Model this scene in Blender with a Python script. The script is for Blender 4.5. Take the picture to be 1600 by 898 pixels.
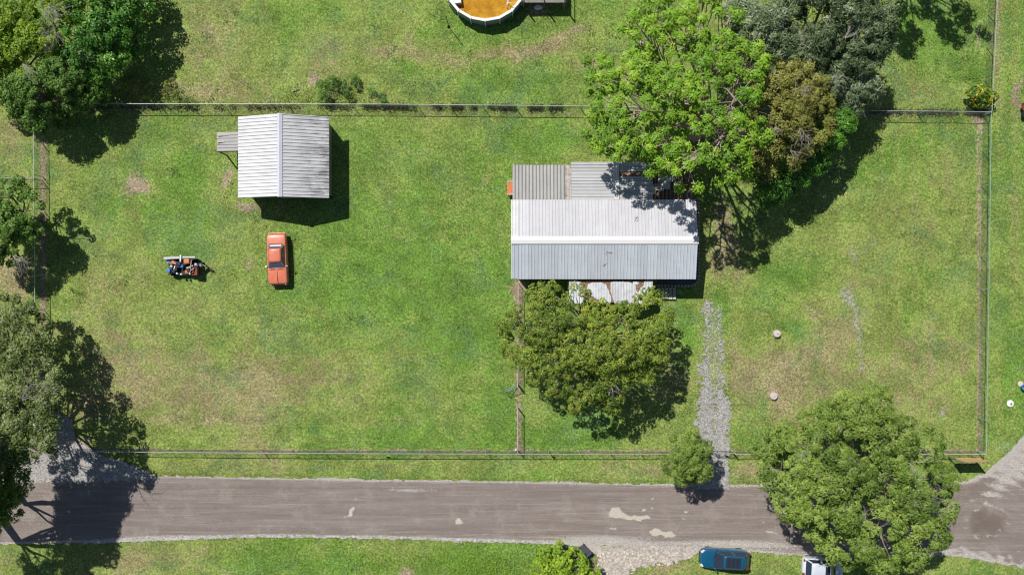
import bpy, bmesh, math, random
import numpy as np
from mathutils import Vector, Matrix

# ------------------------------------------------------------------ clear
for o in list(bpy.data.objects):
    bpy.data.objects.remove(o, do_unlink=True)
S = bpy.context.scene
COL = S.collection
R = math.radians
PX = 16.7      # photograph pixels per metre on the ground
H = 65.0       # drone height

# ------------------------------------------------------------------ camera, world, sun, exposure
cam = bpy.data.cameras.new('camera')
cam.sensor_width = 36.0
cam.lens = 36.0 * PX * H / 1600.0
cam.clip_start = 1.0
cam.clip_end = 6000.0
camo = bpy.data.objects.new('camera', cam)
COL.objects.link(camo)
camo.location = (0, 0, H)
camo.rotation_euler = (0, 0, 0)
S.camera = camo

SUN_DIR = Vector((-0.5, 0.65, 1.0)).normalized()     # towards the sun
elev = math.asin(SUN_DIR.z)
azim = math.atan2(SUN_DIR.x, SUN_DIR.y)
w = bpy.data.worlds.new('World')
S.world = w
w.use_nodes = True
nt = w.node_tree
sky = nt.nodes.new('ShaderNodeTexSky')
sky.sky_type = 'NISHITA'
sky.sun_disc = False
sky.sun_elevation = elev
sky.sun_rotation = azim
sky.air_density = 1.0
sky.dust_density = 0.6
bg = nt.nodes['Background']
bg.inputs['Strength'].default_value = 0.053
nt.links.new(sky.outputs[0], bg.inputs['Color'])
sun = bpy.data.lights.new('sun', 'SUN')
sun.energy = 4.8
sun.angle = R(0.55)
sun.color = (1.0, 0.955, 0.88)
suno = bpy.data.objects.new('sun', sun)
COL.objects.link(suno)
suno.rotation_euler = SUN_DIR.to_track_quat('Z', 'Y').to_euler()
suno.location = (-30, 40, 60)
S.view_settings.view_transform = 'Standard'
S.view_settings.look = 'None'
S.cycles.filter_width = 1.15
S.view_settings.exposure = 0.0
S.view_settings.gamma = 1.0

# ------------------------------------------------------------------ basic helpers
def P(px, py, h=0.0):
    k = (H - h) / H / PX
    return Vector(((px - 800) * k, (449 - py) * k, h))

def tag(o, label=None, cat=None, group=None, kind=None):
    if label: o['label'] = label
    if cat: o['category'] = cat
    if group: o['group'] = group
    if kind: o['kind'] = kind
    return o

def empty(name, loc, label, cat, rz=0, group=None):
    o = bpy.data.objects.new(name, None)
    COL.objects.link(o)
    o.location = loc
    o.rotation_euler = (0, 0, rz)
    return tag(o, label, cat, group)

def link_mesh(name, me, mt, parent=None, smooth=False, world=False):
    o = bpy.data.objects.new(name, me)
    COL.objects.link(o)
    if mt and not me.materials: me.materials.append(mt)
    if smooth:
        me.polygons.foreach_set('use_smooth', [True] * len(me.polygons))
    if parent:
        o.parent = parent
        if world:      # mesh is given in world coordinates
            o.matrix_parent_inverse = mat_of(parent).inverted()
    return o

def mat_of(o):
    m = Matrix.LocRotScale(o.location, o.rotation_euler, o.scale)
    if o.parent:
        m = mat_of(o.parent) @ o.matrix_parent_inverse @ m
    return m

class MB:
    def __init__(s): s.v = []; s.f = []
    def add(s, vs, fs):
        b = len(s.v); s.v += [tuple(v) for v in vs]; s.f += [tuple(b + i for i in f) for f in fs]
    def box(s, c, d, rz=0, rx=0, ry=0):
        m = Matrix.Translation(Vector(c)) @ Matrix.Rotation(rz, 4, 'Z') @ Matrix.Rotation(ry, 4, 'Y') @ Matrix.Rotation(rx, 4, 'X')
        vs = [m @ Vector((x * d[0] / 2, y * d[1] / 2, z * d[2] / 2)) for z in (-1, 1) for y in (-1, 1) for x in (-1, 1)]
        s.add(vs, [(0, 2, 3, 1), (4, 5, 7, 6), (0, 1, 5, 4), (2, 6, 7, 3), (0, 4, 6, 2), (1, 3, 7, 5)])
    def bbox(s, a, b):
        s.box([(a[i] + b[i]) / 2 for i in range(3)], [abs(b[i] - a[i]) for i in range(3)])
    def tube(s, pts, r, n=6, cap=True):
        pts = [Vector(p) for p in pts]
        rs = r if isinstance(r, (list, tuple)) else [r] * len(pts)
        rings = []
        for i, p in enumerate(pts):
            t = (pts[min(i + 1, len(pts) - 1)] - pts[max(i - 1, 0)])
            if t.length < 1e-6: t = Vector((0, 0, 1))
            t.normalize()
            a = t.orthogonal().normalized() if abs(t.z) > .99 else Vector((0, 0, 1)).cross(t).normalized()
            b = t.cross(a)
            rings.append([p + (a * math.cos(2 * math.pi * k / n) + b * math.sin(2 * math.pi * k / n)) * rs[i] for k in range(n)])
        vs = [q for rg in rings for q in rg]
        fs = [(i * n + k, i * n + (k + 1) % n, (i + 1) * n + (k + 1) % n, (i + 1) * n + k) for i in range(len(pts) - 1) for k in range(n)]
        if cap:
            fs.append(tuple(range(n - 1, -1, -1))); fs.append(tuple((len(pts) - 1) * n + k for k in range(n)))
        s.add(vs, fs)
    def lathe(s, prof, n=16, c=(0, 0, 0), axis='z'):
        vs = []
        for r, z in prof:
            for k in range(n):
                a = 2 * math.pi * k / n
                if axis == 'z': q = (c[0] + r * math.cos(a), c[1] + r * math.sin(a), c[2] + z)
                elif axis == 'y': q = (c[0] + r * math.cos(a), c[1] + z, c[2] + r * math.sin(a))
                else: q = (c[0] + z, c[1] + r * math.cos(a), c[2] + r * math.sin(a))
                vs.append(q)
        fs = [(i * n + k, i * n + (k + 1) % n, (i + 1) * n + (k + 1) % n, (i + 1) * n + k) for i in range(len(prof) - 1) for k in range(n)]
        if prof[0][0] > 1e-4: fs.append(tuple(range(n - 1, -1, -1)))
        if prof[-1][0] > 1e-4: fs.append(tuple((len(prof) - 1) * n + k for k in range(n)))
        s.add(vs, fs)
    def prism(s, poly, z0, z1):
        n = len(poly)
        vs = [(p[0], p[1], z0) for p in poly] + [(p[0], p[1], z1) for p in poly]
        s.add(vs, [tuple(range(n - 1, -1, -1)), tuple(range(n, 2 * n))] + [(i, (i + 1) % n, n + (i + 1) % n, n + i) for i in range(n)])
    def mesh(s, name):
        me = bpy.data.meshes.new(name); me.from_pydata(s.v, [], s.f); me.update(); return me
    def build(s, name, mt, parent=None, bevel=0, smooth=False, world=False):
        me = s.mesh(name)
        if bevel:
            bm = bmesh.new(); bm.from_mesh(me)
            bmesh.ops.remove_doubles(bm, verts=bm.verts, dist=1e-4)
            bmesh.ops.bevel(bm, geom=[e for e in bm.edges if len(e.link_faces) == 2 and e.calc_face_angle(0) > .5], offset=bevel, segments=2, affect='EDGES', profile=.6)
            bm.to_mesh(me); bm.free()
        return link_mesh(name, me, mt, parent, smooth, world)

def np_mesh(name, verts, quads, attrs=None):
    me = bpy.data.meshes.new(name)
    nv, nf = len(verts), len(quads)
    k = quads.shape[1]
    me.vertices.add(nv); me.vertices.foreach_set('co', np.asarray(verts, dtype=np.float32).ravel())
    me.loops.add(nf * k); me.loops.foreach_set('vertex_index', np.asarray(quads, dtype=np.int32).ravel())
    me.polygons.add(nf)
    me.polygons.foreach_set('loop_start', np.arange(0, nf * k, k, dtype=np.int32))
    me.polygons.foreach_set('loop_total', np.full(nf, k, dtype=np.int32))
    for an, av in (attrs or {}).items():
        if av.ndim == 1:
            a = me.attributes.new(an, 'FLOAT', 'POINT'); a.data.foreach_set('value', av.astype(np.float32))
        else:
            a = me.attributes.new(an, 'FLOAT_COLOR', 'POINT')
            a.data.foreach_set('color', np.concatenate([av, np.ones((len(av), 4 - av.shape[1]))], 1).astype(np.float32).ravel())
    me.update(calc_edges=True)
    return me

# ------------------------------------------------------------------ numpy noise and fields (in photograph pixels on the ground)
_rng = np.random.RandomState(7)
_T = _rng.rand(256, 256)
def vnoise(x, y):
    xi = np.floor(x).astype(int); yi = np.floor(y).astype(int)
    fx = x - xi; fy = y - yi
    fx = fx * fx * (3 - 2 * fx); fy = fy * fy * (3 - 2 * fy)
    g = lambda a, b: _T[a & 255, b & 255]
    return (g(xi, yi) * (1 - fx) + g(xi + 1, yi) * fx) * (1 - fy) + (g(xi, yi + 1) * (1 - fx) + g(xi + 1, yi + 1) * fx) * fy
def fbm(x, y, o=4):
    s = 0; a = .5; t = 0
    for i in range(o):
        s = s + a * vnoise(x * 2 ** i + 17.3 * i, y * 2 ** i + 9.1 * i); t += a; a *= .5
    return s / t
def poly_sd(px, py, poly):
    d = np.full(px.shape, 1e9); ins = np.zeros(px.shape, bool)
    n = len(poly)
    for i in range(n):
        ax, ay = poly[i]; bx, by = poly[(i + 1) % n]
        ex, ey = bx - ax, by - ay
        t = np.clip(((px - ax) * ex + (py - ay) * ey) / (ex * ex + ey * ey), 0, 1)
        d = np.minimum(d, np.hypot(px - ax - t * ex, py - ay - t * ey))
        c = ((ay > py) != (by > py)) & (px < ex * (py - ay) / (ey if ey else 1e-9) + ax)
        ins ^= c
    return np.where(ins, d, -d)       # positive inside
def blob(px, py, b):
    cx, cy, rx, ry, rot, amp = b
    c, s_ = math.cos(R(rot)), math.sin(R(rot))
    dx, dy = px - cx, py - cy
    u = (dx * c + dy * s_) / rx; v = (-dx * s_ + dy * c) / ry
    return amp * np.exp(-(u * u + v * v) * 1.1)
def strip(px, py, x0, y0, x1, y1, hw):
    ex, ey = x1 - x0, y1 - y0
    t = np.clip(((px - x0) * ex + (py - y0) * ey) / (ex * ex + ey * ey), 0, 1)
    d = np.hypot(px - x0 - t * ex, py - y0 - t * ey)
    return np.exp(-(d / hw) ** 2)

# ------------------------------------------------------------------ materials
def newmat(name):
    m = bpy.data.materials.new(name); m.use_nodes = True
    return m, m.node_tree, m.node_tree.nodes['Principled BSDF']
def srgb(r, g, b):
    f = lambda c: (c / 255 / 12.92) if c / 255 <= .04045 else ((c / 255 + .055) / 1.055) ** 2.4
    return (f(r), f(g), f(b), 1)
class NT:
    def __init__(s, nt): s.nt = nt
    def n(s, typ, inp=None, **kw):
        nd = s.nt.nodes.new(typ)
        for k, v in kw.items(): setattr(nd, k, v)
        for k, v in (inp or {}).items():
            if isinstance(v, bpy.types.NodeSocket): s.nt.links.new(v, nd.inputs[k])
            else: nd.inputs[k].default_value = v
        return nd
    def pos(s): return s.n('ShaderNodeNewGeometry').outputs['Position']
    def noise(s, vec, scale, detail=3, rough=.55, dist=0):
        return s.n('ShaderNodeTexNoise', {'Vector': vec, 'Scale': scale, 'Detail': detail, 'Roughness': rough, 'Distortion': dist}).outputs['Fac']
    def math(s, op, a, b=0.0, c=None, clamp=False):
        nd = s.n('ShaderNodeMath', operation=op, use_clamp=clamp)
        for i, v in enumerate((a, b, c)):
            if v is None: continue
            if isinstance(v, bpy.types.NodeSocket): s.nt.links.new(v, nd.inputs[i])
            else: nd.inputs[i].default_value = v
        return nd.outputs[0]
    def ramp(s, v, a, b, lo=0., hi=1.):
        return s.n('ShaderNodeMapRange', {'Value': v, 'From Min': a, 'From Max': b, 'To Min': lo, 'To Max': hi}, interpolation_type='SMOOTHSTEP').outputs['Result']
    def mix(s, f, a, b, mode='MIX'):
        nd = s.n('ShaderNodeMix', data_type='RGBA', blend_type=mode)
        for k, v in ((0, f), (6, a), (7, b)):
            if isinstance(v, bpy.types.NodeSocket): s.nt.links.new(v, nd.inputs[k])
            else: nd.inputs[k].default_value = v
        return nd.outputs[2]
    def scl(s, vec, sc, rot=0):
        return s.n('ShaderNodeMapping', {'Vector': vec, 'Scale': sc, 'Rotation': (0, 0, rot)}).outputs[0]
    def attr(s, name):
        return s.n('ShaderNodeAttribute', attribute_name=name)
    def bump(s, h, st, d):
        return s.n('ShaderNodeBump', {'Height': h, 'Strength': st, 'Distance': d}).outputs[0]
    def gray(s, v):
        return s.n('ShaderNodeCombineColor', {0: v, 1: v, 2: v}).outputs[0]
    def sep(s, c):
        return s.n('ShaderNodeSeparateColor', {0: c}).outputs

def simple(name, col, rough=.6, metal=0., var=.12, scale=6., bump=0., spec=.5, dirt=0., dirtcol=(.08, .06, .04, 1)):
    m, nt, b = newmat(name); t = NT(nt)
    p = t.pos()
    nz = t.noise(p, scale, 4, .6)
    k = t.ramp(nz, .25, .75, 1 - var, 1 + var)
    c = t.mix(1.0, col, t.gray(k), 'MULTIPLY')
    if dirt:
        d = t.ramp(t.noise(p, scale * .35, 5, .7), .52, .72, 0, dirt)
        c = t.mix(d, c, dirtcol)
    nt.links.new(c, b.inputs['Base Color'])
    b.inputs['Roughness'].default_value = rough
    b.inputs['Metallic'].default_value = metal
    b.inputs['Specular IOR Level'].default_value = spec
    if bump: nt.links.new(t.bump(nz, bump, .02), b.inputs['Normal'])
    return m

def grass_mat():
    m, nt, b = newmat('grass_ground'); t = NT(nt)
    p = t.pos()
    at = t.sep(t.attr('gmask').outputs['Color'])     # dry, soil, pale stone
    big = t.noise(t.scl(p, (1, 1, 1), .5), .09, 4, .6, .6)
    mid = t.noise(p, .38, 5, .66, .7)
    mid2 = t.noise(t.scl(p, (1, 1.7, 1), .9), 1.3, 5, .68, .5)
    fine = t.noise(p, 4.6, 5, .75)
    grain = t.noise(p, 11, 4, .8)
    cen = lambda n_, k: t.math('MULTIPLY', t.math('SUBTRACT', n_, .5), k)
    dry = t.math('ADD', at[0], cen(big, 2.5))
    dry = t.math('ADD', dry, cen(mid, 1.9))
    dry = t.math('ADD', dry, cen(mid2, 1.0))
    dry = t.math('ADD', dry, cen(fine, .8))
    lush = (.138, .252, .042, 1); norm = (.228, .292, .074, 1); dryc = (.285, .258, .122, 1); tan = (.42, .35, .225, 1)
    c = t.mix(t.ramp(dry, -.55, .30), lush, norm)
    c = t.mix(t.ramp(dry, .25, 1.15), c, dryc)
    # bright yellow-green patches of another grass, and bluish cool ones
    yg = t.ramp(t.noise(t.scl(p, (1, 1, 1), 1.2), .30, 6, .72, .8), .50, .66, 0, .6)
    c = t.mix(yg, c, (.215, .300, .070, 1))
    cg = t.ramp(t.noise(t.scl(p, (1, 1, 1), 2.2), .24, 6, .72, .8), .50, .64, 0, .55)
    c = t.mix(cg, c, (.120, .215, .078, 1))
    # dead stems scattered, denser where dry
    dead = t.ramp(t.math('ADD', t.noise(p, 6.5, 4, .85), t.math('MULTIPLY', dry, .09)), .62, .74, 0, .7)
    c = t.mix(dead, c, tan)
    tuft = t.ramp(t.noise(p, 3.1, 4, .8, .6), .585, .68, 0, .40)
    c = t.mix(tuft, c, (.075, .140, .034, 1))
    brn = t.ramp(t.math('ADD', t.noise(p, .8, 6, .8, .4), t.math('MULTIPLY', dry, .08)), .60, .78, 0, .5)
    c = t.mix(brn, c, (.26, .20, .12, 1))
    # soil
    s = t.math('ADD', at[1], t.math('MULTIPLY', t.math('SUBTRACT', t.noise(p, 1.8, 6, .75), .5), 1.5))
    s = t.math('ADD', s, t.math('MULTIPLY', t.math('SUBTRACT', fine, .5), 1.2))
    soilc = t.mix(t.noise(p, 2.2, 4, .7), (.250, .175, .120, 1), (.42, .34, .265, 1))
    c = t.mix(t.ramp(s, .30, .72, 0, .9), c, soilc)
    g = t.math('ADD', at[2], t.math('MULTIPLY', t.math('SUBTRACT', t.noise(p, 3.0, 5, .75), .5), 1.1))
    gc = t.mix(t.ramp(t.noise(p, 7, 4, .8), .35, .65), (.16, .15, .13, 1), (.50, .47, .43, 1))
    c = t.mix(t.ramp(g, .30, .95, 0, .85), c, gc)
    v = t.math('MULTIPLY', t.ramp(grain, .32, .68, .48, 1.52), t.ramp(fine, .32, .68, .62, 1.38))
    thick = t.noise(t.scl(p, (1, 1.3, 1), .4), .30, 6, .72, 1.0)
    v = t.math('MULTIPLY', v, t.ramp(thick, .36, .64, .80, 1.14))
    c = t.mix(1.0, c, t.gray(v), 'MULTIPLY')
    nt.links.new(c, b.inputs['Base Color'])
    b.inputs['Roughness'].default_value = .9
    b.inputs['Specular IOR Level'].default_value = .15
    hh = t.math('ADD', t.math('MULTIPLY', fine, .6), t.math('MULTIPLY', grain, .5))
    nt.links.new(t.bump(hh, .7, .10), b.inputs['Normal'])
    return m

def road_mat():
    m, nt, b = newmat('road_millings'); t = NT(nt)
    p = t.pos()
    at = t.sep(t.attr('rmask').outputs['Color'])     # pale patch, gravel edge, fresh dark
    st = t.noise(t.scl(p, (.10, 1.3, 1)), 1.0, 7, .75, .25)
    st2 = t.noise(t.scl(p, (.12, 4.5, 1)), 1.3, 4, .6)
    mid = t.noise(p, .5, 5, .65)
    gr = t.noise(p, 14, 3, .8)
    sp = t.noise(p, 5, 4, .75)
    c = t.mix(t.ramp(st, .3, .7), (.205, .170, .155, 1), (.275, .235, .215, 1))
    c = t.mix(t.ramp(st2, .52, .68, 0, .6), c, (.35, .31, .285, 1))
    c = t.mix(t.ramp(mid, .50, .68, 0, .55), c, (.34, .30, .27, 1))
    c = t.mix(at[2], c, (.155, .125, .105, 1))
    e = t.math('ADD', at[1], t.math('MULTIPLY', t.math('SUBTRACT', sp, .5), 1.1))
    e = t.math('ADD', e, t.math('MULTIPLY', t.math('SUBTRACT', st2, .5), .6))
    c = t.mix(t.ramp(e, .40, .80), c, t.mix(t.ramp(gr, .3, .7), (.27, .245, .23, 1), (.58, .55, .51, 1)))
    q = t.math('ADD', at[0], t.math('MULTIPLY', t.math('SUBTRACT', t.noise(p, 2.4, 5, .7, .6), .5), 1.0))
    c = t.mix(t.ramp(q, .48, .72, 0, .85), c, (.56, .52, .44, 1))
    c = t.mix(1.0, c, t.gray(t.ramp(gr, .3, .7, .68, 1.3)), 'MULTIPLY')
    nt.links.new(c, b.inputs['Base Color'])
    b.inputs['Roughness'].default_value = .9
    b.inputs['Specular IOR Level'].default_value = .2
    nt.links.new(t.bump(gr, .5, .04), b.inputs['Normal'])
    return m

def gravel_mat(name, a, b_, sc=11, tint=None):
    m, nt, b = newmat(name); t = NT(nt)
    p = t.pos()
    vo = t.n('ShaderNodeTexVoronoi', {'Vector': p, 'Scale': sc}, feature='F1')
    cv = t.sep(vo.outputs['Color'])[0]
    n2 = t.noise(p, 1.1, 5, .7)
    c = t.mix(cv, a, b_)
    c = t.mix(t.ramp(n2, .45, .75, 0, .6), c, tint or (.36, .33, .28, 1))
    k = t.ramp(t.noise(p, 22, 2, .8), .3, .7, .75, 1.2)
    c = t.mix(1.0, c, t.gray(k), 'MULTIPLY')
    nt.links.new(c, b.inputs['Base Color'])
    b.inputs['Roughness'].default_value = .95
    b.inputs['Specular IOR Level'].default_value = .15
    nt.links.new(t.bump(vo.outputs['Distance'], .8, .05), b.inputs['Normal'])
    return m

def metal_roof(name, base, stain=0.0, staincol=(.05, .05, .045, 1), axis='x', x0=None, x1=None, rough=.42, rust=0.0, metal=.0, varn=.10):
    """painted or galvanised sheet; grime runs down the slope"""
    m, nt, b = newmat(name); t = NT(nt)
    p = t.pos()
    sc = (.35, 3.5, 1) if axis == 'x' else (3.5, .35, 1)
    run = t.noise(t.scl(p, sc), 1.6, 6, .72, .2)
    blot = t.noise(p, .9, 5, .7)
    oi = t.n('ShaderNodeObjectInfo').outputs['Random']
    c = t.mix(1.0, base, t.gray(t.ramp(run, .25, .75, 1 - varn, 1 + varn)), 'MULTIPLY')
    c = t.mix(1.0, c, t.gray(t.ramp(oi, 0, 1, .94, 1.04)), 'MULTIPLY')
    if stain:
        f = t.ramp(t.math('ADD', t.math('MULTIPLY', run, .62), t.math('MULTIPLY', blot, .38)), .42, .60, 0, stain)
        if x0 is not None:
            xx = t.n('ShaderNodeSeparateXYZ', {0: p}).outputs[0]
            f = t.math('MULTIPLY', f, t.ramp(xx, x0, x1, .15, 1))
        c = t.mix(f, c, staincol)
    if rust:
        f = t.ramp(t.noise(p, 1.3, 6, .75, .5), .50, .62, 0, rust)
        c = t.mix(f, c, (.20, .09, .045, 1))
    nt.links.new(c, b.inputs['Base Color'])
    b.inputs['Roughness'].default_value = rough
    b.inputs['Metallic'].default_value = metal
    nt.links.new(t.bump(t.noise(p, 2.2, 3, .5), .25, .03), b.inputs['Normal'])
    return m

def leaf_mat(name, dark, mid, light, rough=.5, transl=.16, odd=None, oddamt=0.0):
    m, nt, b = newmat(name); t = NT(nt)
    v = t.attr('v').outputs['Fac']
    p = t.pos()
    nz = t.noise(p, .55, 3, .6)
    k = t.math('ADD', v, t.math('MULTIPLY', t.math('SUBTRACT', nz, .5), .9))
    c = t.mix(t.ramp(k, .05, .5), dark, mid)
    c = t.mix(t.ramp(k, .5, 1.0), c, light)
    if odd:
        f = t.ramp(t.math('ADD', t.math('MULTIPLY', t.math('FRACT', t.math('MULTIPLY', v, 37.7)), .55), t.math('MULTIPLY', t.noise(p, 1.1, 3, .6), .6)), .72 - oddamt * .3, .84 - oddamt * .3)
        c = t.mix(f, c, odd)
    nt.links.new(c, b.inputs['Base Color'])
    b.inputs['Roughness'].default_value = rough
    b.inputs['Specular IOR Level'].default_value = .3
    tr = t.n('ShaderNodeBsdfTranslucent', {'Color': t.mix(1.0, c, (1.1, 1.25, .6, 1), 'MULTIPLY')})
    mx = t.n('ShaderNodeMixShader', {0: transl, 1: b.outputs[0], 2: tr.outputs[0]})
    nt.links.new(mx.outputs[0], nt.nodes['Material Output'].inputs['Surface'])
    return m

def paint(name, col, rough=.25, coat=.6, var=.05, fade=None):
    m, nt, b = newmat(name); t = NT(nt)
    p = t.pos()
    c = t.mix(1.0, col, t.gray(t.ramp(t.noise(p, 3, 4, .6), .25, .75, 1 - var, 1 + var)), 'MULTIPLY')
    if fade: c = t.mix(t.ramp(t.noise(p, 1.4, 5, .7), .45, .75, 0, .55), c, fade)
    nt.links.new(c, b.inputs['Base Color'])
    b.inputs['Roughness'].default_value = rough
    b.inputs['Coat Weight'].default_value = coat
    b.inputs['Coat Roughness'].default_value = .08
    return m

def glass(name, col=(.02, .03, .04, 1), rough=.06):
    m, nt, b = newmat(name)
    b.inputs['Base Color'].default_value = col
    b.inputs['Roughness'].default_value = rough
    b.inputs['Specular IOR Level'].default_value = .9
    return m

M = {}
M['grass'] = grass_mat()
M['road'] = road_mat()
M['gravel'] = gravel_mat('pale_gravel', (.22, .215, .205, 1), (.52, .51, .50, 1), 10, (.25, .235, .18, 1))
M['gravel_dark'] = gravel_mat('grey_gravel', (.22, .21, .20, 1), (.52, .51, .49, 1), 9)
M['limestone'] = gravel_mat('limestone_apron', (.34, .295, .26, 1), (.62, .57, .51, 1), 8, (.31, .26, .215, 1))
M['shed_w'] = metal_roof('white_sheet', (.73, .74, .76, 1), .18, axis='x', rough=.38, varn=.05)
M['shed_e'] = metal_roof('stained_white_sheet', (.60, .61, .63, 1), .85, (.10, .10, .10, 1), axis='x', x0=-20.5, x1=-16.2, rough=.5)
M['house_n'] = metal_roof('sunlit_roof_sheet', (.60, .60, .64, 1), .12, axis='y', rough=.40, varn=.06)  # sunward slope: same sheet, its brighter light put into the colour
M['house_s'] = metal_roof('shaded_roof_sheet', (.50, .545, .60, 1), .12, axis='y', rough=.42, varn=.05)  # slope turned from the sun: same sheet, bluish shade in the colour
M['add_w'] = metal_roof('weathered_sheet', (.40, .40, .395, 1), .35, (.20, .18, .16, 1), axis='y', rough=.55)
M['add_m'] = metal_roof('galvanised_sheet', (.50, .51, .53, 1), .25, (.22, .2, .18, 1), axis='x', rough=.45)
M['add_e'] = metal_roof('rusting_sheet', (.58, .54, .52, 1), .5, (.16, .12, .09, 1), axis='x', rough=.6, rust=.7)
M['white_torn'] = metal_roof('white_torn_sheet', (.63, .65, .70, 1), .3, axis='y', rough=.4, rust=.15)
M['ridge'] = metal_roof('ridge_sheet', (.82, .82, .83, 1), .05, axis='x', rough=.35, varn=.03)
M['ridge_grey'] = metal_roof('ridge_grey_sheet', (.60, .62, .70, 1), .1, axis='x', rough=.4)
M['deck_rust'] = simple('leaf_litter_rust', (.26, .17, .115, 1), .95, var=.45, scale=5, bump=.4, spec=.1)
M['siding'] = simple('cream_siding', (.48, .46, .42, 1), .7, var=.08, scale=3, dirt=.3)
M['siding_dark'] = simple('shed_siding', (.26, .22, .18, 1), .8, var=.2, scale=4, dirt=.4)
M['wood'] = simple('weathered_wood', (.27, .20, .14, 1), .85, var=.25, scale=5, dirt=.3)
M['wood_grey'] = simple('grey_wood', (.25, .235, .22, 1), .85, var=.25, scale=6)
M['ply'] = simple('plywood', (.52, .34, .17, 1), .7, var=.2, scale=3)
M['black'] = simple('black_plastic', (.012, .012, .014, 1), .5, var=.2)
M['rubber'] = simple('rubber', (.018, .018, .018, 1), .85, var=.2)
M['steel'] = simple('steel', (.35, .36, .37, 1), .35, .8, var=.15)
M['galv'] = simple('galvanised_pipe', (.46, .47, .49, 1), .45, .25, var=.12, scale=2)
M['galv_green'] = simple('green_coated_pipe', (.26, .40, .36, 1), .45, .1, var=.12, scale=2)
M['rail_white'] = simple('white_pipe', (.52, .47, .45, 1), .5, .1, var=.12, scale=2)
M['wire'] = simple('fence_wire', (.13, .135, .14, 1), .5, .4, var=.1)
M['wire_green'] = simple('green_fence_wire', (.06, .12, .10, 1), .5, .1, var=.1)
M['concrete'] = simple('concrete', (.48, .44, .40, 1), .9, var=.2, scale=7, bump=.3)
M['brick'] = simple('edging_brick', (.40, .33, .30, 1), .9, var=.3, scale=4)
M['slate'] = simple('dark_bed_gravel', (.09, .11, .13, 1), .8, var=.6, scale=14, bump=.5)
M['bark'] = simple('grey_bark', (.22, .185, .155, 1), .9, var=.3, scale=6, bump=.4, spec=.2)
M['bark_pink'] = simple('pinkish_bark', (.40, .31, .28, 1), .9, var=.3, scale=6, bump=.4, spec=.2)
M['dead'] = simple('dead_wood', (.36, .33, .315, 1), .9, var=.2, scale=6, spec=.2)
M['white'] = simple('white_plastic', (.80, .80, .79, 1), .4, var=.04)
M['orange_pl'] = simple('orange_plastic', (.62, .19, .06, 1), .5, var=.15)
M['blue_pl'] = simple('blue_plastic', (.05, .22, .42, 1), .5, var=.15)
M['navy'] = simple('dark_blue_metal', (.018, .024, .05, 1), .4, .2, var=.3, scale=9)
M['red_rust'] = simple('rusty_red_metal', (.22, .055, .03, 1), .7, var=.3, scale=9)
M['soil'] = simple('soil', (.22, .145, .11, 1), .95, var=.3, scale=6, bump=.5, spec=.1)
M['stone'] = simple('pale_stone', (.56, .51, .45, 1), .9, var=.25, scale=4)

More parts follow.
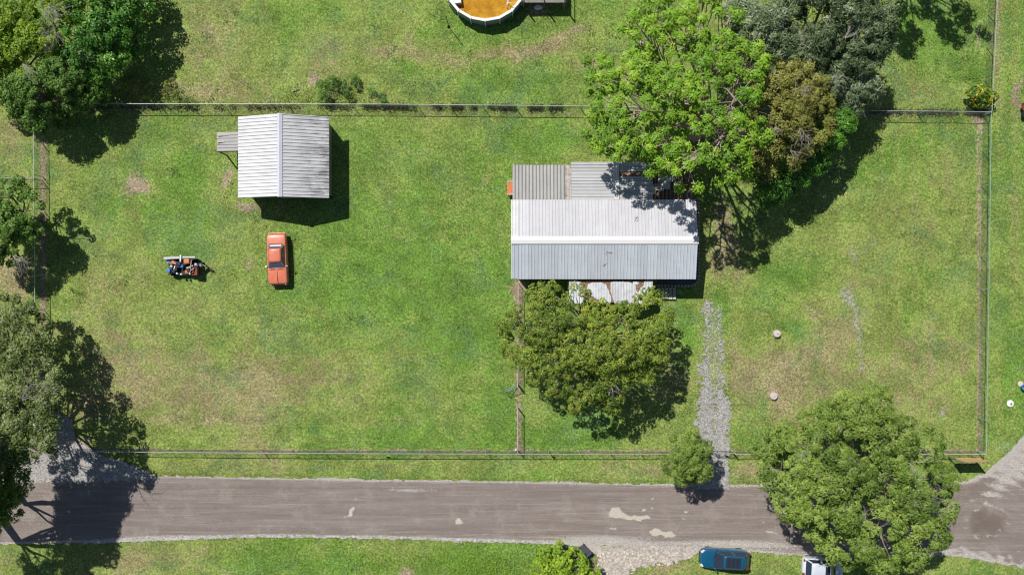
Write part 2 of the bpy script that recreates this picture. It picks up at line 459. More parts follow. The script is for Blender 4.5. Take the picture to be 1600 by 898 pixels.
# ------------------------------------------------------------------ ground
def ground():
    cell = .22
    nx, ny = int(122 / cell), int(80 / cell)
    xs = np.linspace(-61, 61, nx); ys = np.linspace(-40, 40, ny)
    X, Y = np.meshgrid(xs, ys)
    px = 800 + X * PX; py = 449 - Y * PX
    wx = px + (fbm(px / 30, py / 30) - .5) * 26; wy = py + (fbm(px / 30 + 40, py / 30 + 9) - .5) * 26
    dry = np.zeros(X.shape) + .0
    for b in [(330, 615, 200, 75, 0, .55), (520, 590, 110, 50, -10, .25), (170, 470, 70, 100, 0, .28), (330, 470, 120, 50, 0, .2),
              (1200, 580, 55, 40, 0, .75), (1280, 540, 60, 60, 40, .55), (1420, 560, 110, 110, 0, .35), (1230, 630, 70, 45, 0, .5), (1400, 380, 90, 60, 20, .2),
              (340, 70, 70, 90, 0, .42), (280, 145, 90, 18, 0, .5), (500, 90, 40, 60, 0, .3), (650, 85, 110, 16, 6, .40), (800, 85, 90, 12, -4, .65), (880, 60, 50, 12, -28, .7), (905, 105, 90, 10, -8, .3),
              (1470, 150, 90, 25, 0, .3), (1560, 60, 10, 120, 0, .5), (20, 220, 40, 50, 0, .5), (20, 430, 40, 40, 0, .6), (225, 870, 120, 30, 0, .55), (1030, 735, 60, 12, 0, .5), (600, 725, 420, 14, 0, .30), (1185, 735, 50, 14, 0, .4),
              (1150, 560, 14, 120, 0, .3), (1060, 560, 20, 80, 0, .15), (640, 45, 20, 40, 0, .35), (430, 210, 10, 40, 0, .1),
              (590, 860, 60, 20, 0, .2), (950, 880, 30, 20, 0, .8), (1040, 885, 40, 14, 0, .6), (1560, 870, 80, 14, 0, .25), (700, 620, 70, 50, 0, .1), (1130, 400, 40, 60, 0, .6),
              # lush
              (640, 400, 110, 130, 20, -.38), (730, 540, 60, 100, 0, -.35), (560, 240, 60, 60, 0, -.25), (850, 215, 60, 22, 0, -.5), (870, 685, 90, 22, 0, -.55), (700, 240, 60, 50, 0, -.1), (290, 300, 60, 60, 30, -.28), (160, 330, 60, 60, 0, -.15),
              (750, 30, 90, 30, 0, -.15), (850, 130, 120, 30, 0, -.2), (1400, 60, 60, 50, 0, -.1), (1130, 470, 20, 40, 0, -.35), (1070, 500, 18, 50, 0, -.5), (1250, 420, 60, 40, 0, -.2), (1590, 560, 20, 90, 0, -.4), (1560, 400, 14, 200, 0, -.2),
              (470, 880, 160, 24, 0, -.35), (750, 880, 80, 24, 0, -.5), (470, 640, 60, 60, 0, -.2), (640, 690, 80, 20, 0, -.2), (1245, 515, 22, 14, 0, -.8), (640, 110, 40, 30, 0, -.2), (780, 640, 24, 60, 0, -.5), (780, 440, 20, 60, 0, -.3), (1500, 845, 60, 10, 0, -.3)]:
        dry += 2.0 * blob(wx, wy, b)
    # mowing / wheel traces
    dry += .10 * np.sin((py + 12 * fbm(px / 60, py / 60)) / 5.2) * (px > 150) * (px < 800) * (py > 480) * (py < 700)
    dry += .13 * np.sin((px + 6 * fbm(px / 50, py / 50)) / 4.2) * (px > 1375)
    dry += .45 * strip(wx * .3 + px * .7, py, 1527, 200, 1527, 690, 2.6) + .3 * strip(px, py, 1590, 0, 1583, 500, 3)
    soil = np.zeros(X.shape)
    for b in [(213, 290, 26, 20, 20, .62), (215, 298, 14, 16, 0, .25), (200, 345, 6, 10, 0, .3), (168, 368, 6, 7, 0, .55), (485, 126, 10, 15, 10, .9), (462, 142, 14, 5, -40, .5), (425, 105, 14, 14, 0, .35), (392, 412, 9, 11, 0, .62), (386, 319, 20, 7, 0, .85), (357, 276, 13, 26, 0, .72),
              (757, 283, 9, 6, 0, .55), (635, 318, 5, 4, 0, .6), (602, 350, 4, 3, 0, .6), (450, 483, 14, 6, 0, .4), (300, 660, 26, 4, 12, .55), (320, 660, 14, 4, 25, .4), (578, 568, 4, 2.5, 0, .9), (748, 592, 7, 2, 0, .8), (732, 498, 5, 9, 0, .45), (615, 655, 12, 7, 0, .5), (655, 615, 6, 4, 0, .5), (503, 592, 12, 5, 30, .45),
              (1240, 500, 6, 10, 0, .5), (1268, 495, 10, 10, 20, .55), (1240, 610, 40, 8, -25, .25), (1213, 521, 10, 9, 0, .95), (1207, 618, 9, 8, 0, .95), (1533, 186, 12, 13, 0, 1.0), (1530, 60, 6, 30, 0, .6), (1592, 150, 12, 35, 0, .75), (1330, 470, 8, 30, 0, .3), (1560, 635, 14, 6, -30, .4), (1466, 455, 4, 10, 0, .4),
              (633, 893, 14, 7, 0, 1.1), (355, 890, 26, 8, 0, .5), (200, 895, 60, 8, 0, .55), (575, 855, 14, 8, 0, .35), (595, 880, 24, 8, 0, .4), (760, 880, 20, 7, 0, .3), (945, 878, 10, 30, -20, .5), (840, 14, 26, 12, 0, .8), (900, 45, 14, 8, -40, .55), (926, 28, 5, 4, 0, .6), (1125, 330, 26, 45, 0, .5), (1135, 395, 20, 60, 10, .45),
              (815, 455, 16, 20, 0, .75), (905, 560, 70, 55, 0, .5), (1340, 760, 70, 60, 0, .6), (60, 600, 40, 60, 0, .7), (135, 625, 20, 22, 0, .55), (120, 690, 30, 14, 0, .7), (60, 120, 60, 40, 0, .5), (1240, 200, 60, 40, 0, .5), (1110, 230, 50, 40, 0, .3), (1335, 180, 60, 8, 0, .35), (1050, 455, 16, 8, 0, .3), (437, 325, 30, 12, 0, .5), (408, 360, 6, 14, 0, .4)]:
        soil += blob(wx, wy, b)
    wz = lambda k: .5 + 1.0 * fbm(px / k + 3, py / k)
    soil += .66 * strip(px, py, 67, 185, 68, 520, 4.0) * wz(20)
    soil += .35 * strip(px, py, 66, 185, 66, 520, 9) * wz(25)
    soil += .62 * strip(px, py, 110, 703, 1170, 706, 4.2) * wz(28)
    soil += .45 * strip(px, py, 120, 172, 1500, 180, 4.5) * wz(24)
    soil += .75 * strip(px, py, 811, 440, 811, 702, 5.5) * wz(24)
    soil += .62 * strip(px, py, 1533, 190, 1531, 700, 3.6) * wz(24)
    soil += .5 * strip(px, py, 1527, 200, 1526, 690, 1.8) * wz(20)
    soil += .4 * strip(px, py, 1562, 0, 1560, 160, 4) * wz(20)
    soil += .55 * strip(px, py, 1430, 704, 1530, 704, 6) * wz(20)
    soil += .5 * strip(px, py, 0, 282, 50, 282, 4)
    gv = np.zeros(X.shape)
    for b in [(1322, 462, 17, 22, -15, .75), (1337, 500, 9, 30, -8, .68), (1340, 545, 7, 34, -8, .62), (1344, 575, 5, 14, 0, .6), (1328, 396, 12, 24, 0, .62), (1473, 642, 11, 12, -35, .9), (105, 690, 16, 16, 0, .9), (1108, 360, 16, 30, 0, .35), (410, 335, 9, 14, 0, .4), (1106, 455, 8, 22, 0, .2), (1115, 690, 30, 60, 0, .2), (1575, 700, 20, 20, 0, .5)]:
        gv += blob(wx, wy, b)
    gv += np.clip(1 - np.abs(px - 1116) / 24, 0, .62) * (py > 462) * (py < 760) * np.clip((py - 455) / 30, 0, 1)
    verts = np.stack([X, Y, (fbm(X / 3, Y / 3) - .5) * .05 - .03], -1)
    verts[0, :, 2] = verts[-1, :, 2] = -.03; verts[:, 0, 2] = verts[:, -1, 2] = -.03
    verts = verts.reshape(-1, 3)
    idx = np.arange(nx * ny).reshape(ny, nx)
    q = np.stack([idx[:-1, :-1], idx[:-1, 1:], idx[1:, 1:], idx[1:, :-1]], -1).reshape(-1, 4)
    g = np.stack([dry, soil, gv], -1).reshape(-1, 3)
    B = 2500
    ov = np.array([(-B, -B, -.03), (B, -B, -.03), (B, B, -.03), (-B, B, -.03)])
    n0 = len(verts)
    c = [idx[0, 0], idx[0, -1], idx[-1, -1], idx[-1, 0]]
    oq = np.array([(n0, n0 + 1, c[1], c[0]), (n0 + 1, n0 + 2, c[2], c[1]), (n0 + 2, n0 + 3, c[3], c[2]), (n0 + 3, n0, c[0], c[3])])
    me = np_mesh('ground', np.concatenate([verts, ov]), np.concatenate([q, oq]), {'gmask': np.concatenate([g, np.zeros((4, 3))])})
    o = link_mesh('ground', me, M['grass'], smooth=True)
    tag(o, kind='structure')
ground()

def sheet(name, field, box, cell, z, mt, attrs=None, jit=.35):
    """a sheet made of the grid cells where field(px,py) > 0, its rim ragged"""
    x0, y0, x1, y1 = box
    c = cell * PX
    nx, ny = int((x1 - x0) / c) + 1, int((y1 - y0) / c) + 1
    rs = np.random.RandomState(3)
    PXg, PYg = np.meshgrid(x0 + np.arange(nx) * c, y0 + np.arange(ny) * c)
    PXg = PXg + (rs.rand(ny, nx) - .5) * c * jit; PYg = PYg + (rs.rand(ny, nx) - .5) * c * jit
    f = field(PXg, PYg)
    fc = (f[:-1, :-1] + f[1:, :-1] + f[:-1, 1:] + f[1:, 1:]) / 4
    keep = fc > 0
    idx = np.arange(nx * ny).reshape(ny, nx)
    q = np.stack([idx[:-1, :-1], idx[1:, :-1], idx[1:, 1:], idx[:-1, 1:]], -1)[keep]
    X = (PXg - 800) / PX; Y = (449 - PYg) / PX
    V = np.stack([X, Y, np.full(X.shape, z)], -1).reshape(-1, 3)
    used = np.unique(q); mp = -np.ones(nx * ny, int); mp[used] = np.arange(len(used))
    at = {k: fn(PXg, PYg).reshape(nx * ny, -1)[used] for k, fn in (attrs or {}).items()}
    me = np_mesh(name, V[used], mp[q], at)
    o = link_mesh(name, me, mt)
    tag(o, kind='structure')
    return o

ROAD = [(-700, 752), (0, 752), (130, 745), (240, 742), (400, 745), (600, 749), (800, 751), (1050, 756), (1200, 757), (1380, 756), (1470, 752), (1510, 752), (1538, 740), (1560, 722), (1582, 700), (1610, 668), (1680, 560), (1760, 560), (1800, 760), (1800, 900), (1600, 886), (1540, 874), (1480, 868), (1250, 868), (1170, 862), (1080, 858), (930, 852), (800, 846), (600, 840), (400, 838), (240, 840), (130, 846), (0, 850), (-700, 855)]
def road_field(px, py):
    return poly_sd(px, py, ROAD) + (fbm(px / 9, py / 9) - .5) * 7 + (fbm(px / 60, py / 60) - .5) * 5
def road_attr(px, py):
    sd = poly_sd(px, py, ROAD)
    wx = px + (fbm(px / 8, py / 8) - .5) * 9; wy = py + (fbm(px / 8 + 40, py / 8) - .5) * 9
    pale = np.zeros(px.shape)
    for b in [(962, 801, 15, 10, 10, 1.1), (982, 808, 14, 6, 0, .7), (1006, 808, 16, 6, 0, 1.0), (1022, 831, 12, 7, 10, 1.1), (1045, 834, 18, 5, 8, .9), (950, 825, 14, 3, 0, .55), (962, 827, 7, 4, 0, .5), (550, 795, 4, 9, 15, .9), (545, 803, 11, 4, -15, .75), (557, 779, 4, 3, 0, .8), (540, 819, 8, 2, 0, .4), (717, 815, 9, 6, 10, .95), (1008, 794, 6, 3, 0, .8), (1019, 778, 4, 5, 0, .7), (1072, 798, 6, 4, 0, .8), (1069, 810, 5, 4, 0, .7), (1090, 814, 9, 2, 0, .55), (1020, 793, 4, 3, 0, .7), (1205, 832, 14, 3, 10, .8), (1195, 815, 6, 3, 0, .7), (1212, 790, 8, 4, 0, .3), (690, 800, 14, 5, 0, .3), (1540, 838, 30, 3, -4, .58), (1520, 833, 10, 3, 25, .45), (1571, 826, 4, 9, 30, .42), (138, 770, 6, 6, 0, .7), (62, 800, 10, 14, 0, .5), (1540, 790, 22, 6, -10, .4)]:
        pale += blob(wx, wy, b)
    cc = np.interp(px, [0, 240, 600, 900, 1200, 1500], [800, 792, 795, 800, 812, 815])
    top = (py < cc)
    e = np.where(top, 1.05 * np.exp(-np.clip(sd, 0, 99) / 5.5), 1.25 * np.exp(-np.clip(sd, 0, 99) / 4.6))
    e = e + .32 * np.exp(-((sd - 16) / 4) ** 2) * (px > 600) * (px < 1250) + .25 * np.exp(-((sd - 10) / 3) ** 2) * (1 - top)
    e = e + .75 * np.exp(-(((px - 930) / 75) ** 2 + ((py - 850) / 12) ** 2)) + blob(px, py, (1590, 720, 60, 50, -40, .75)) + blob(px, py, (1560, 760, 45, 14, -40, .35)) + .42 * np.exp(-((np.hypot((px - 1542) / 32, (py - 814) / 24) - 1 + (fbm(px / 14, py / 14) - .5) * .9) / .13) ** 2) + .3 * np.exp(-((np.hypot((px - 1552) / 62, (py - 822) / 50) - 1) / .08) ** 2) + blob(px, py, (640, 768, 40, 8, 0, .35)) + blob(px, py, (110, 760, 60, 6, 0, .3)) + blob(px, py, (1150, 850, 120, 9, 0, .5)) + blob(px, py, (1490, 860, 80, 8, 0, .35))
    # curved wheel tracks of the junction
    rr = np.hypot(px - 1510, (py - 900) * 1.0)
    e = e + .16 * np.sin(rr / 2.3) * (px > 1480) * (py > 690)
    d = .85 / (1 + np.exp((np.hypot((px - 1542) / 26, (py - 814) / 19) - 1 + (fbm(px / 12, py / 12) - .5) * 1.3) * 7)) + blob(px, py, (1525, 765, 40, 16, -15, .45)) + blob(px, py, (420, 806, 30, 3, 0, .35)) + .25 * strip(px, py, 250, 760, 1100, 768, 2.5) + .2 * strip(px, py, 250, 828, 900, 834, 2.5)
    return np.stack([pale, e, np.clip(d, 0, 1)], -1)
sheet('road', road_field, (-260, 540, 1800, 910), .11, .016, M['road'], {'rmask': road_attr})

def drive_field(px, py):
    nz = (fbm(px / 3.2, py / 3.2) - .5) * 22 + (fbm(px / 16, py / 22) - .5) * 12
    cx1 = np.interp(py, [468, 560, 640, 760], [1106, 1102, 1103, 1106]); cx2 = np.interp(py, [468, 560, 640, 760], [1120, 1128, 1128, 1126])
    w1 = np.interp(py, [462, 480, 520, 600, 620, 720, 760], [-4, 5, 5, 8, 14, 15, 17]); w2 = np.interp(py, [462, 490, 560, 610, 630, 760], [-5, 2, 4, 7, 13, 15])
    f = np.maximum(w1 - np.abs(px - cx1), w2 - np.abs(px - cx2))
    return f + nz * np.interp(py, [470, 620, 760], [1.6, 1.25, .7]) - np.interp(py, [470, 620, 700], [2.5, 2.5, 1])
sheet('driveway', drive_field, (1080, 455, 1150, 764), .07, .030, M['gravel'])

def left_drive(px, py):
    sd = poly_sd(px, py, [(86, 640), (112, 655), (122, 690), (150, 706), (200, 722), (245, 742), (235, 750), (150, 752), (40, 756), (-60, 756), (-60, 735), (40, 716), (84, 700)])
    return sd + (fbm(px / 7, py / 7) - .5) * 11
sheet('gravel_entrance', left_drive, (-60, 630, 260, 762), .08, .034, M['gravel_dark'])

def apron(px, py):
    sd = poly_sd(px, py, [(905, 850), (1080, 853), (1095, 862), (1060, 876), (1010, 884), (985, 893), (970, 990), (935, 990), (928, 900), (935, 870)])
    return sd + (fbm(px / 8, py / 8) - .5) * 14
sheet('gravel_apron', apron, (890, 836, 1130, 960), .08, .038, M['limestone'])

def verge(px, py):
    sd = poly_sd(px, py, [(130, 842), (400, 834), (600, 836), (800, 842), (930, 849), (930, 854), (800, 847.5), (600, 841), (400, 839), (130, 849)])
    return sd + (fbm(px / 4, py / 4) - .5) * 5 - .6
sheet('gravel_verge', verge, (120, 826, 940, 862), .07, .042, gravel_mat('verge_gravel', (.30, .29, .28, 1), (.62, .61, .59, 1), 10))

# loose limestone on the apron
def stones():
    rs = random.Random(5)
    mb = MB()
    n = 0
    while n < 260:
        px, py = rs.uniform(925, 1060), rs.uniform(862, 925)
        if float(apron(np.array([px]), np.array([py]))[0]) < -4: continue
        n += 1
        r = rs.uniform(.05, .17); c = P(px, py); a = rs.random() * 6.28
        pts = []
        for z, k in ((0, 1), (.5, .8)):
            for i in range(6):
                pts.append((c.x + math.cos(a + i * 1.047) * r * k * rs.uniform(.7, 1.1), c.y + math.sin(a + i * 1.047) * r * k * rs.uniform(.6, 1), .03 + z * r))
        mb.add(pts, [(6, 7, 8, 9, 10, 11)] + [(i, (i + 1) % 6, 6 + (i + 1) % 6, 6 + i) for i in range(6)])
    o = mb.build('stones', M['stone']); tag(o, 'loose pale limestone rocks strewn over the gravel apron', 'stones', kind='stuff')
stones()

# ------------------------------------------------------------------ foliage
def unit(v): return v / np.maximum(np.linalg.norm(v, axis=-1, keepdims=True), 1e-9)
def leaf_quads(pos, nrm, L, W, rs, axis=None, fold=.0):
    n = len(pos)
    if axis is None: axis = rs.randn(n, 3)
    axis = axis - nrm * np.sum(axis * nrm, 1, keepdims=True)
    axis = unit(axis); side = np.cross(nrm, axis)
    l = (L * (0.7 + .6 * rs.rand(n)))[:, None]; w_ = (W * (0.7 + .6 * rs.rand(n)))[:, None]
    a = pos - axis * l * .5; b_ = pos + side * w_ * .5 - axis * l * .05 + nrm * w_ * fold; c = pos + axis * l * .5 - nrm * l * .12; d = pos - side * w_ * .5 - axis * l * .05 + nrm * w_ * fold
    V = np.stack([a, b_, c, d], 1).reshape(-1, 3)
    Q = np.arange(n * 4).reshape(n, 4)
    return V, Q
def leaf_object(name, pos, nrm, L, W, mt, rs, parent, axis=None, vbase=None, fold=.1):
    V, Q = leaf_quads(pos, nrm, L, W, rs, axis, fold)
    v = np.clip((vbase if vbase is not None else .5) + (rs.rand(len(pos)) - .5) * .55, 0, 1)
    me = np_mesh(name, V, Q, {'v': np.repeat(v, 4)})
    o = link_mesh(name, me, mt, parent, world=bool(parent))
    o['kind'] = 'stuff'
    return o

def tree(name, label, lobes, mt, bark, seed=0, clump_r=.5, cl_density=1.0, n_leaf=40, L=.2, W=.1, style='leaf', base=None, trunk_r=.25, dead=0, twigs=.35, group=None, cat='tree', gap=.12, inner=.35, spacing=1.0, cover=2.2, rk=1.0, holes=.42, holes_s=1.1, flat=.75, limbs_name='branch', trunk_h=.35, bare=None):
    """lobes: (px, py, height, radius m) as they stand in the air"""
    rs = np.random.RandomState(seed); rr = random.Random(seed)
    LC = [(np.array(P(a, b, h)), r * rk) for a, b, h, r in lobes]
    cen = np.mean([c for c, r in LC], 0)
    if base is None: base = (cen[0], cen[1])
    root = empty(name, (base[0], base[1], 0), label, cat, group=group or {'tree': 'trees round the lawns', 'shrub': 'shrubs and bushes'}.get(cat))
    hmax = max(c[2] for c, r in LC)
    fork = Vector((base[0], base[1], hmax * trunk_h))
    # clumps spread with a least distance over the upper side of each lobe
    C, D, VB = [], [], []
    allc = np.zeros((0, 3))
    sp = clump_r * spacing; zw = np.array([1, 1, .38])
    for c, r in sorted(LC, key=lambda q: -q[0][2]):
        n = int(60 * r * r / (clump_r * clump_r))
        d = unit(rs.randn(n, 3)); d[:, 2] = np.abs(d[:, 2]) * 1.1 - .30; d = unit(d)
        rad = r * (1 - inner * rs.rand(n) ** 3)
        pp = c + d * rad[:, None] * np.array([1, 1, flat])
        lump = 1 + (fbm(pp[:, 0] / 1.3, pp[:, 1] / 1.3 + pp[:, 2] / 1.5, 3) - .5) * .5
        pp = c + d * (rad * lump)[:, None] * np.array([1, 1, flat])
        hole = fbm(pp[:, 0] / holes_s + seed, pp[:, 1] / holes_s + pp[:, 2] * .25, 3)
        lv = .5 + (rs.rand() - .5) * .35
        for q in range(n):
            if hole[q] < holes or pp[q, 2] < .25 or rs.rand() < gap: continue
            if len(allc) and np.min(np.sum(((allc - pp[q]) * zw) ** 2, 1)) < sp * sp: continue
            allc = np.vstack([allc, pp[q]])
            D.append(d[q]); VB.append(lv + (rs.rand() - .5) * .4)
    C = allc; D = np.array(D); VB = np.array(VB)
    n = len(C)
    cr = clump_r * (.7 + .6 * rs.rand(n))
    k = max(8, int(cover * math.pi * clump_r ** 2 / (.5 * L * W)))
    u = unit(rs.randn(n * k, 3)); u[:, 2] = np.where(rs.rand(n * k) < .85, np.abs(u[:, 2]), u[:, 2])
    rad = np.repeat(cr, k) * (.55 + .45 * rs.rand(n * k) ** .5) * (1 + .35 * (rs.rand(n * k) < .12))
    pos = np.repeat(C, k, 0) + u * rad[:, None] * np.array([1, 1, .7])
    up = np.array([0, 0, 1.0])
    Dn = np.repeat(D, k, 0)
    if style == 'whorl':
        axis = u.copy(); nrm = unit(up * 1.1 + u * .5 + rs.randn(n * k, 3) * .35)
    elif style == 'needle':
        ax0 = np.repeat(unit(D + rs.randn(n, 3) * .5), k, 0)
        axis = unit(ax0 * .6 + u * .7 + rs.randn(n * k, 3) * .5); nrm = unit(up * .7 + u * .6 + rs.randn(n * k, 3) * .4)
    else:
        axis = rs.randn(n * k, 3); nrm = unit(Dn * .25 + u * .7 + up * .5 + rs.randn(n * k, 3) * .4)
    leaf_object('crown', pos, nrm, L, W, mt, rs, root, axis, np.repeat(VB, k))
    # trunk and limbs
    tb = MB()
    pts = [Vector((base[0], base[1], -.1)), Vector((base[0] + rr.uniform(-.1, .1), base[1] + rr.uniform(-.1, .1), fork.z * .5)), fork]
    tb.tube(pts, [trunk_r * 1.35, trunk_r, trunk_r * .85], 8)
    tb.build('trunk', bark, root, world=True, smooth=True)
    tips = []
    for c, r in LC:
        e = Vector(c); lb = MB()
        mid = fork.lerp(e, .5) + Vector((rr.uniform(-.4, .4), rr.uniform(-.4, .4), rr.uniform(0, .5)))
        q1 = fork.lerp(mid, .5) + Vector((rr.uniform(-.2, .2), rr.uniform(-.2, .2), rr.uniform(-.1, .2)))
        tr = min(trunk_r * .5, .05 + r * .05)
        lb.tube([fork, q1, mid, mid.lerp(e, .6) + Vector((rr.uniform(-.2, .2), rr.uniform(-.2, .2), .1)), e], [tr, tr * .85, tr * .65, tr * .5, tr * .3], 6)
        d2 = np.linalg.norm(C - c, axis=1)
        near = np.where(d2 < r * 1.15)[0]
        rs.shuffle(near)
        for j in near[:int(len(near) * twigs)]:
            t_ = Vector(C[j]); s0 = mid.lerp(e, rr.uniform(.2, 1.0))
            m1 = s0.lerp(t_, .5) + Vector((rr.uniform(-.15, .15), rr.uniform(-.15, .15), rr.uniform(-.05, .25)))
            wr = rr.uniform(.015, .035) if style != 'whorl' else rr.uniform(.03, .07)
            lb.tube([s0, m1, t_], [wr * 1.5, wr, wr * .4], 4, cap=False)
        lb.build(limbs_name, bark, root, world=True, smooth=True)
    # bare sprays standing out of the foliage
    for (a, b, h, sz, ang) in (bare or []):
        db = MB()
        o0 = P(a, b, h)
        a0 = R(ang)
        def grow(p, ang_, ln, r_, dep):
            steps = 3; pts = [p]; q = p.copy(); aa = ang_
            for i in range(steps):
                aa += rr.uniform(-.28, .28)
                q = q + Vector((math.cos(aa), math.sin(aa), rr.uniform(-.05, .28))) * ln / steps
                pts.append(q.copy())
                if dep > 0 and rr.random() < .85:
                    grow(q.copy(), aa + rr.choice((-1, 1)) * rr.uniform(.3, .75), ln * rr.uniform(.5, .8), r_ * .6, dep - 1)
            db.tube(pts, [r_, r_ * .8, r_ * .6, r_ * .3], 4, cap=False)
        for i in range(4):
            grow(o0.copy(), a0 + rr.uniform(-.8, .8), sz * rr.uniform(.6, 1.1), .028, 2)
        o = db.build('dead_branch', M['dead'], root, world=True)
    return root

L_bright = leaf_mat('leaf_bright', (.085, .20, .014, 1), (.20, .39, .024, 1), (.36, .54, .050, 1), transl=.18, odd=(.34, .22, .08, 1), oddamt=-.28)
L_deep = leaf_mat('leaf_deep', (.032, .115, .014, 1), (.090, .250, .028, 1), (.20, .40, .05, 1), rough=.42)
L_olive = leaf_mat('leaf_olive', (.065, .120, .018, 1), (.185, .275, .032, 1), (.36, .43, .060, 1), rough=.45, odd=(.34, .24, .08, 1), oddamt=-.2)
L_grey = leaf_mat('leaf_grey', (.055, .090, .035, 1), (.165, .230, .105, 1), (.42, .48, .32, 1), rough=.45)
L_brown = leaf_mat('leaf_brown', (.095, .110, .022, 1), (.225, .235, .045, 1), (.40, .39, .10, 1), odd=(.30, .22, .07, 1), oddamt=-.35)
L_oak = leaf_mat('leaf_oak', (.075, .135, .022, 1), (.190, .290, .046, 1), (.34, .44, .090, 1), odd=(.36, .36, .22, 1), oddamt=-.25)
L_moss = leaf_mat('leaf_moss', (.055, .095, .022, 1), (.140, .200, .048, 1), (.30, .37, .12, 1), odd=(.36, .34, .26, 1), oddamt=-.1)
L_yel = leaf_mat('leaf_yellow_green', (.09, .18, .014, 1), (.22, .37, .026, 1), (.38, .50, .04, 1))
L_mid = leaf_mat('leaf_mid', (.050, .120, .018, 1), (.115, .235, .032, 1), (.22, .36, .07, 1))

def hs(lobes, k, add=0):
    return [(a, b, h * k + add, r) for a, b, h, r in lobes]

def moss_h(lobes):
    return [(a, b, float(np.interp(b, [490, 560, 620, 700], [3.8, 5.0, 6.4, 8.0])), r) for a, b, h, r in lobes]
rg = random.Random(11)
# the large bright tree over the house
t4 = []
for a, b, h, r in [(1050, 150, 9.6, 2.6), (985, 120, 8.8, 2.2), (1000, 60, 8.6, 2.1), (1070, 50, 9.0, 2.3), (1110, 95, 9.5, 2.3), (1150, 150, 9.0, 2.1), (1130, 215, 8.8, 2.1), (960, 170, 7.8, 1.9), (945, 210, 7.0, 1.6), (985, 215, 7.8, 1.8), (1040, 225, 8.6, 1.9), (1085, 250, 8.0, 1.7), (1140, 262, 7.4, 1.5), (935, 120, 7.4, 1.6), (1130, 45, 8.6, 1.8), (1030, 10, 8.2, 2.0), (1090, 0, 8.0, 1.8), (1165, 100, 8.6, 1.6), (1170, 205, 8.0, 1.5), (1030, 255, 6.2, 1.1), (1075, 285, 5.6, .9), (1000, 235, 6.4, 1.1), (955, 228, 6.2, 1.0)]:
    if a > 1070 and b > 140: h += 2.2
    t4.append((a, b, h, r))
tree('broadleaf_tree', 'huge bright lime green tree overhanging the house roof corner', t4, L_bright, M['bark_pink'], seed=4, holes=.45, clump_r=.46, L=.26, W=.12, style='whorl', trunk_r=.42, twigs=.85, gap=.10, inner=.6, spacing=1.62, cover=2.6, base=tuple(P(1085, 215)[:2]))
tree('grey_leaved_tree', 'large grey green feathery tree behind the bright tree at the top fence', [(1180, 35, 6.38, 2.6), (1225, 70, 5.88, 2.2), (1300, 20, 6.72, 2.6), (1345, 45, 6.38, 2.4), (1275, 50, 6.72, 2.2), (1330, 95, 5.54, 1.9), (1290, 120, 5.38, 1.8), (1340, 135, 4.7, 1.5), (1220, 20, 6.38, 2.4), (1250, 5, 6.55, 2.4), (1325, 160, 4.03, 1.2), (1365, 75, 5.38, 1.3), (1300, -30, 6.72, 2.5), (1200, 100, 5.04, 1.8)], L_grey, M['bark'], seed=5, clump_r=.55, L=.38, W=.09, style='needle', trunk_r=.35, gap=.1, twigs=.25, bare=[(1320, 60, 8.0, 1.0, 30), (1300, 120, 6.6, .9, 330), (1210, 60, 7.6, .9, 100), (1270, 60, 7.6, 1.0, 200)])
tree('brown_leaved_tree', 'olive brown leaved tree between the bright tree and the top fence shadow', [(1220, 130, 6.84, 2.0), (1255, 135, 6.66, 1.8), (1240, 175, 7.2, 2.1), (1205, 180, 6.66, 1.6), (1265, 200, 6.3, 1.6), (1235, 225, 6.12, 1.7), (1205, 235, 5.58, 1.3), (1215, 100, 5.94, 1.3), (1190, 262, 5.04, 1.1), (1270, 165, 6.3, 1.5)], L_brown, M['bark'], seed=6, clump_r=.5, L=.24, W=.09, style='needle', trunk_r=.28, gap=.12, twigs=.5, bare=[(1240, 150, 8.6, 1.2, 60), (1250, 200, 8.2, 1.2, 300), (1215, 140, 8, 1.0, 120), (1235, 235, 7.4, 1.0, 330), (1225, 205, 8.2, 1.0, 180)])
tree('shade_tree', 'dark low green tree in the shade beside the brown leaved tree', [(1290, 215, 4.6, 1.4), (1310, 190, 4.4, 1.3), (1270, 250, 4.0, 1.3), (1240, 275, 3.8, 1.2), (1200, 300, 3.6, 1.2), (1285, 170, 4.2, 1.2)], L_deep, M['bark'], seed=16, clump_r=.45, n_leaf=36, L=.22, W=.10, trunk_r=.2, gap=.15)
# front-yard tree
tree('yard_tree', 'round olive green tree in front of the torn porch roof', [(1028, 515, 6.0, 1.2), (1022, 555, 6.0, 1.1), (1000, 590, 6.0, 1.0), (1035, 495, 5.4, .9), (845, 472, 5.9, 1.35), (815, 508, 5.5, 1.5), (795, 513, 5.0, 1.0), (855, 513, 6.7, 1.6), (900, 495, 6.7, 1.6), (900, 464, 5.9, 1.1), (868, 461, 5.5, 1.0), (940, 500, 6.9, 1.6), (975, 500, 6.7, 1.5), (1007, 477, 5.9, 1.2), (1022, 468, 5.3, 0.83), (992, 526, 6.7, 1.47), (1022, 536, 5.9, 1.1), (950, 544, 7.6, 1.9), (905, 549, 7.3, 1.7), (990, 562, 6.7, 1.4), (960, 585, 6.5, 1.38), (997, 585, 5.9, 0.92), (925, 608, 5.9, 1.29), (955, 626, 5.3, 0.92), (905, 626, 5.1, 0.92), (860, 567, 6.1, 1.4), (825, 558, 5.5, 1.3), (870, 598, 5.5, 1.1), (845, 590, 5.1, 0.92), (800, 540, 5.0, 1.0)], L_olive, M['bark'], seed=8, clump_r=.36, spacing=1.25, holes=.43, L=.19, W=.11, trunk_r=.3, twigs=.3, gap=.12, bare=[(955, 595, 6.8, .8, 280), (925, 535, 7.8, .7, 200)])
